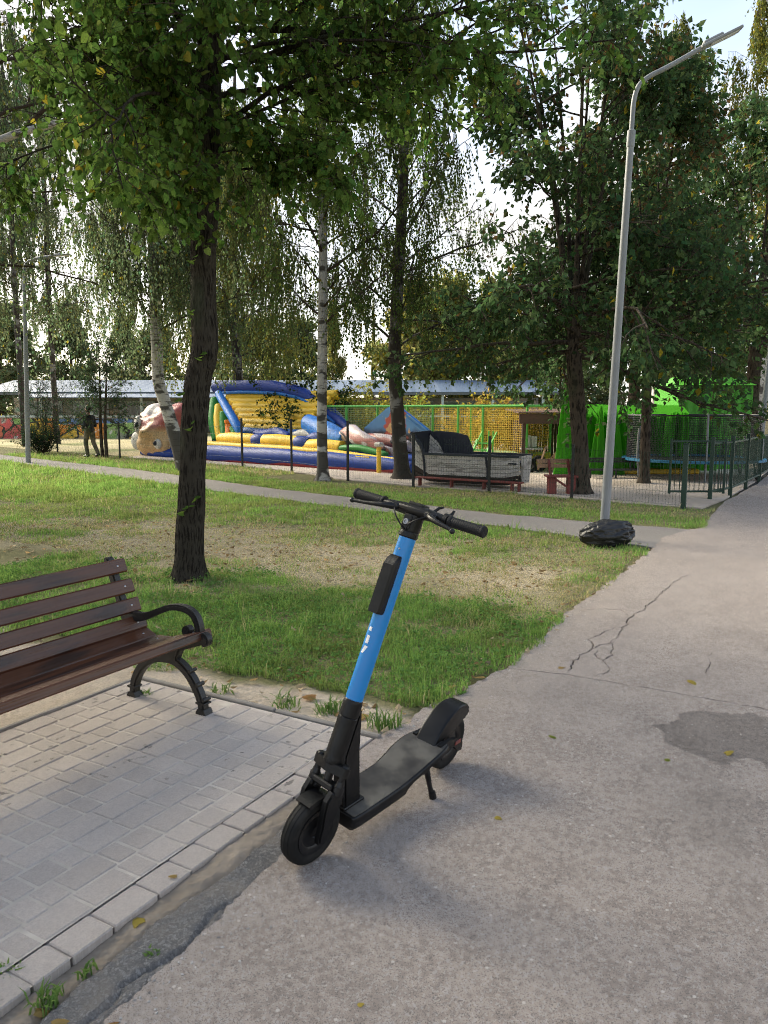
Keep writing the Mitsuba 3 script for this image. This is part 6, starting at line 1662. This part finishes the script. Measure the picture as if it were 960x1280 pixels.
bush(413, 'conifer_shrub', 'taller narrow conifer rising behind the round conifer shrub', V(-11.95, 27.2), 3.2, 0.55, (0.024, 0.05, 0.026), 0.08, 24, wid=0.3, el=(60, 86))
r = rng_(421)
rs = thing('rowan_sapling', 'young twin-stemmed rowan standing by the person at the fence', 'tree')
rx, ry = -19.72, 16.66
st = [[(rx - 0.06, ry, -0.05), (rx - 0.10, ry, 1.0), (rx - 0.02, ry, 2.2), (rx, ry, 3.6)], [(rx + 0.13, ry, -0.05), (rx + 0.10, ry, 1.0), (rx + 0.25, ry, 2.1), (rx + 0.30, ry, 3.1)]]
part(rs, 'stem', tube(st[0], [0.06, 0.05, 0.03, 0.01], 9, True, 2), 'mat_dark_bark', 40)
part(rs, 'stem', tube(st[1], [0.06, 0.05, 0.03, 0.01], 9, True, 2), 'mat_dark_bark', 40)
wood, twigs, lv = make_tree(422, cat3(around(20, 0.9, 3.5, 1.1, 0.5, 10, 45, st[0], r), around(14, 1.0, 3.0, 1.0, 0.5, 10, 45, st[1], r)), 5, 4, 7, 0.35, 0.26, 0.075, base=(0.035, 0.06, 0.03), limb_r=0.012, wid=0.5, yellow=0.01)
part(rs, 'branches', join([wood, twigs]), 'mat_twig', True)
v, f, m = leaf_mesh(*lv[:5])
part(rs, 'crown', tm(v, f), 'mat_leaf', False, color=np.repeat(lv[5], m, 0))

# the far tree line: a few kinds of round-crowned tree, repeated
proto = {}
for kind, (base, yl) in enumerate((((0.15, 0.18, 0.09), 0.03), ((0.21, 0.22, 0.08), 0.10))):
    r = rng_(500 + kind)
    T0 = [(0, 0, -0.1), (0, 0, 2.0), (0, 0, 6.0)]
    wood, twigs, lv = make_tree(510 + kind, around(40, 0.6, 6.2, 3.0, 1.2, 10, 75, T0, r), 7, 5, 8, 0.36, 0.55, 0.24, base=base, yellow=yl, wid=0.8, limb_r=0.03, flat=0.3)
    v, f, m = leaf_mesh(*lv[:5])
    proto[kind] = {'trunk': mikit.ply(join([trunk_mesh(T0, [0.2, 0.16, 0.03], 10, 0.06, 5, 0.3), wood]), 'mat_dark_bark', True), 'crown': mikit.ply(tm(v, f), 'mat_leaf', False, color=np.repeat(lv[5], m, 0))}
for kind in proto:
    for q in proto[kind]:
        scene[f'round_{q}_group_{kind}'] = {'type': 'shapegroup', q: proto[kind][q]}
rt_ = rng_(77)
for i, (u, d, h) in enumerate(((-34, 60, 8.5), (-30.5, 62, 9), (-27, 58, 8), (-24, 60, 8.8), (-20.5, 62, 8.2), (-17.5, 60, 7.0), (-14, 64, 6.8), (-10.5, 62, 7.8), (-7, 66, 8.2), (-3.8, 58, 8.2), (-0.8, 60, 8.6), (2.2, 56, 9.4), (5.0, 58, 10.0), (7.8, 55, 9.4), (10.6, 57, 8.0), (13.5, 56, 7.0), (17, 58, 8), (21, 56, 9), (25, 58, 10), (-38, 58, 9), (29, 52, 10))):
    kind = 1 if -5 < u < 12 else 0
    place = ('first', 'second', 'third', 'fourth', 'fifth', 'sixth', 'seventh', 'eighth', 'ninth', 'tenth')
    if kind == 0 and u < 0:
        lab = f'grey-green round tree beyond the pavilion roof, {place[(-38, -34, -30.5, -27, -24, -20.5, -17.5, -14, -10.5, -7).index(u)]} of its row from the left'
    elif kind == 1:
        lab = f'yellow-green round tree beyond the netted court, {place[(-3.8, -0.8, 2.2, 5.0, 7.8, 10.6).index(u)]} of its row from the left'
    else:
        lab = f'round tree far behind the dark lindens and green tents, {place[(13.5, 17, 21, 25, 29).index(u)]} from the lamp post'
    k = thing('round_tree', lab, 'tree', ('far trees left of the castle', 'far trees behind the netted court')[kind] if u < 12 else 'far trees beyond the lindens')
    M = mat(V(u, d, 0), rz=float(rt_.random() * 360), s=(h / 7.6 * 1.45, h / 7.6 * 1.45, h / 7.6 * 1.12))
    for q in proto[kind]:
        scene[f'{k}__{q}'] = {'type': 'instance', 'to_world': T(M.tolist()), 'shape': {'type': 'ref', 'id': f'round_{q}_group_{kind}'}}

# ------------------------------------------------------------------ fallen leaves
rl = rng_(600)
fl_ply = []
for c in ((0.50, 0.40, 0.10), (0.42, 0.30, 0.12), (0.34, 0.20, 0.09), (0.26, 0.30, 0.06)):
    v, f, m = leaf_mesh(np.zeros((1, 3)), np.array([[0, 1.0, 0]]), np.array([[0, 0, 1.0]]), np.ones(1), np.full(1, 0.8), fine=True)
    v[:, 2] += 0.30 * v[:, 0] ** 2 + 0.18 * (v[:, 1] - 0.4) ** 2 + 0.02
    fl_ply.append(mikit.ply(tm(v, f), 'mat_leaf', color=np.repeat([c], m, 0)))
spots = [(-1.715, 1.50, 0.060, 0, -0.012, 'pale yellow leaf lying in the gutter beside the edge pavers'), (-1.695, 1.12, 0.050, 1, -0.012, 'curled tan leaf beside the green tuft in the gutter'), (-1.78, 1.72, 0.030, 1, 0.004, 'small tan leaf scrap on the edge pavers'),
         (-1.60, 1.10, 0.045, 1, 0.006, 'shrivelled tan leaf on the crumbling asphalt, nearest the lower edge'), (-1.48, 1.17, 0.035, 2, 0.003, 'small orange leaf on the path beside the asphalt edge'), (-1.27, 4.40, 0.075, 1, 0.003, 'tan leaf lying on the crack joint of the path'),
         (-1.05, 3.42, 0.050, 3, 0.003, 'small greenish leaf alone on the path behind the scooter'), (-0.58, 4.55, 0.070, 0, 0.003, 'pale leaf on the path beyond the dried spill'), (-0.30, 3.62, 0.045, 0, 0.003, 'pale leaf lying on the dark spill'), (-0.52, 3.44, 0.035, 3, 0.003, 'little olive leaf just below the dark spill'),
         (-1.62, 4.0, 0.07, 1, 0.01, 'tan leaf at the grass edge behind the scooter'), (-1.70, 3.75, 0.08, 1, 0.01, 'broad tan leaf at the grass edge near the rear wheel'), (-2.30, 3.28, 0.085, 2, 0.0, 'brown curled leaf on the sand behind the pad kerb'), (-2.05, 3.22, 0.07, 1, 0.0, 'tan leaf on the sand near the stem foot'),
         (-1.92, 3.16, 0.08, 1, 0.0, 'tan leaf on the sand by the pad corner'), (-2.55, 3.52, 0.09, 2, 0.02, 'russet leaf at the turf edge behind the bench arm'), (-0.95, 1.55, 0.022, 0, 0.003, 'tiny pale flake on the path near the front wheel'), (-1.0, 2.6, 0.03, 0, 0.003, 'tiny white flake on the path beside the kickstand')]
for x, y, s, k, z, lab in spots:
    key = nk('fallen_leaf')
    M = mat((x, y, z), rz=float(rl.random() * 360), rx=float(rl.normal(0, 8)), ry=float(rl.normal(0, 8)), s=s)
    scene[key] = {**fl_ply[k], 'to_world': T(M.tolist())}
    tell(key, lab, 'leaf')
n = 4200
x, y = rl.uniform(-9.5, -1.45, n), rl.uniform(3.05, 9.5, n)
w = n2(x, y, 1.3, 33)
ok = (y < side_near(x)) & (x < path_edge(y) + 0.05) & (rl.random(n) < 0.12 + 0.85 * dryness(x, y, w) + 0.7 * (y < 3.6) + 0.8 * (x > path_edge(y) - 0.22))
x, y = x[ok], y[ok]
n = len(x)
a = rl.random(n) * 6.283
v, f, m = leaf_mesh(np.stack([x, y, np.maximum(lawn_z(x, y), np.where(x > path_edge(y) - 0.1, 0.0, -1)) + rl.uniform(0.006, 0.04, n)], 1), np.stack([np.cos(a), np.sin(a), rl.normal(0, 0.25, n)], 1), np.stack([rl.normal(0, 0.4, n), rl.normal(0, 0.4, n), 0 * a + 1], 1), rl.uniform(0.025, 0.075, n), rl.uniform(0.3, 0.8, n), 0.25)
g = rl.random((n, 1))
scene['leaf_litter'] = mikit.ply(tm(v, f), 'mat_leaf', color=np.repeat(np.where(g < 0.6, np.array([0.36, 0.25, 0.13]), np.array([0.46, 0.38, 0.26])) * (0.6 + 0.6 * rl.random((n, 1))), m, 0))
tell('leaf_litter', 'dry tan and brown leaf litter scattered over the lawn', 'leaves', kind='stuff')
n = 1500
x, y = rl.uniform(-1.55, 2.2, n), rl.uniform(0.6, 9, n)
x[700:] = path_edge(np.maximum(y[700:], 3.1)) + np.where(y[700:] < 3.1, 0.22, 0.03) + np.abs(rl.normal(0, 0.09, 800))
a = rl.random(n) * 6.283
s = rl.uniform(0.002, 0.007, n)
c = np.stack([x, y, 0 * x + 0.001], 1)
e1, e2 = np.stack([np.cos(a), np.sin(a), 0 * a], 1) * s[:, None], np.stack([-np.sin(a), np.cos(a), 0 * a], 1) * s[:, None] * 0.7
v = np.stack([c - e1, c - e2, c + e1, c + e2, c + np.stack([0 * s, 0 * s, s * 0.6], 1)], 1).reshape(-1, 3)
k = np.arange(n)[:, None] * 5
scene['grit'] = mikit.ply(tm(v, np.concatenate([k + t for t in ([0, 1, 4], [1, 2, 4], [2, 3, 4], [3, 0, 4])])), prin('mat_grit', lambda p, n, uv: mix(C3(0.16, 0.14, 0.13), C3(0.55, 0.52, 0.48), cell_rand(dr.floor(p.x * 40), dr.floor(p.y * 40))), 0.9))
tell('grit', 'small loose stones and crumbs on the asphalt', 'grit', kind='stuff')
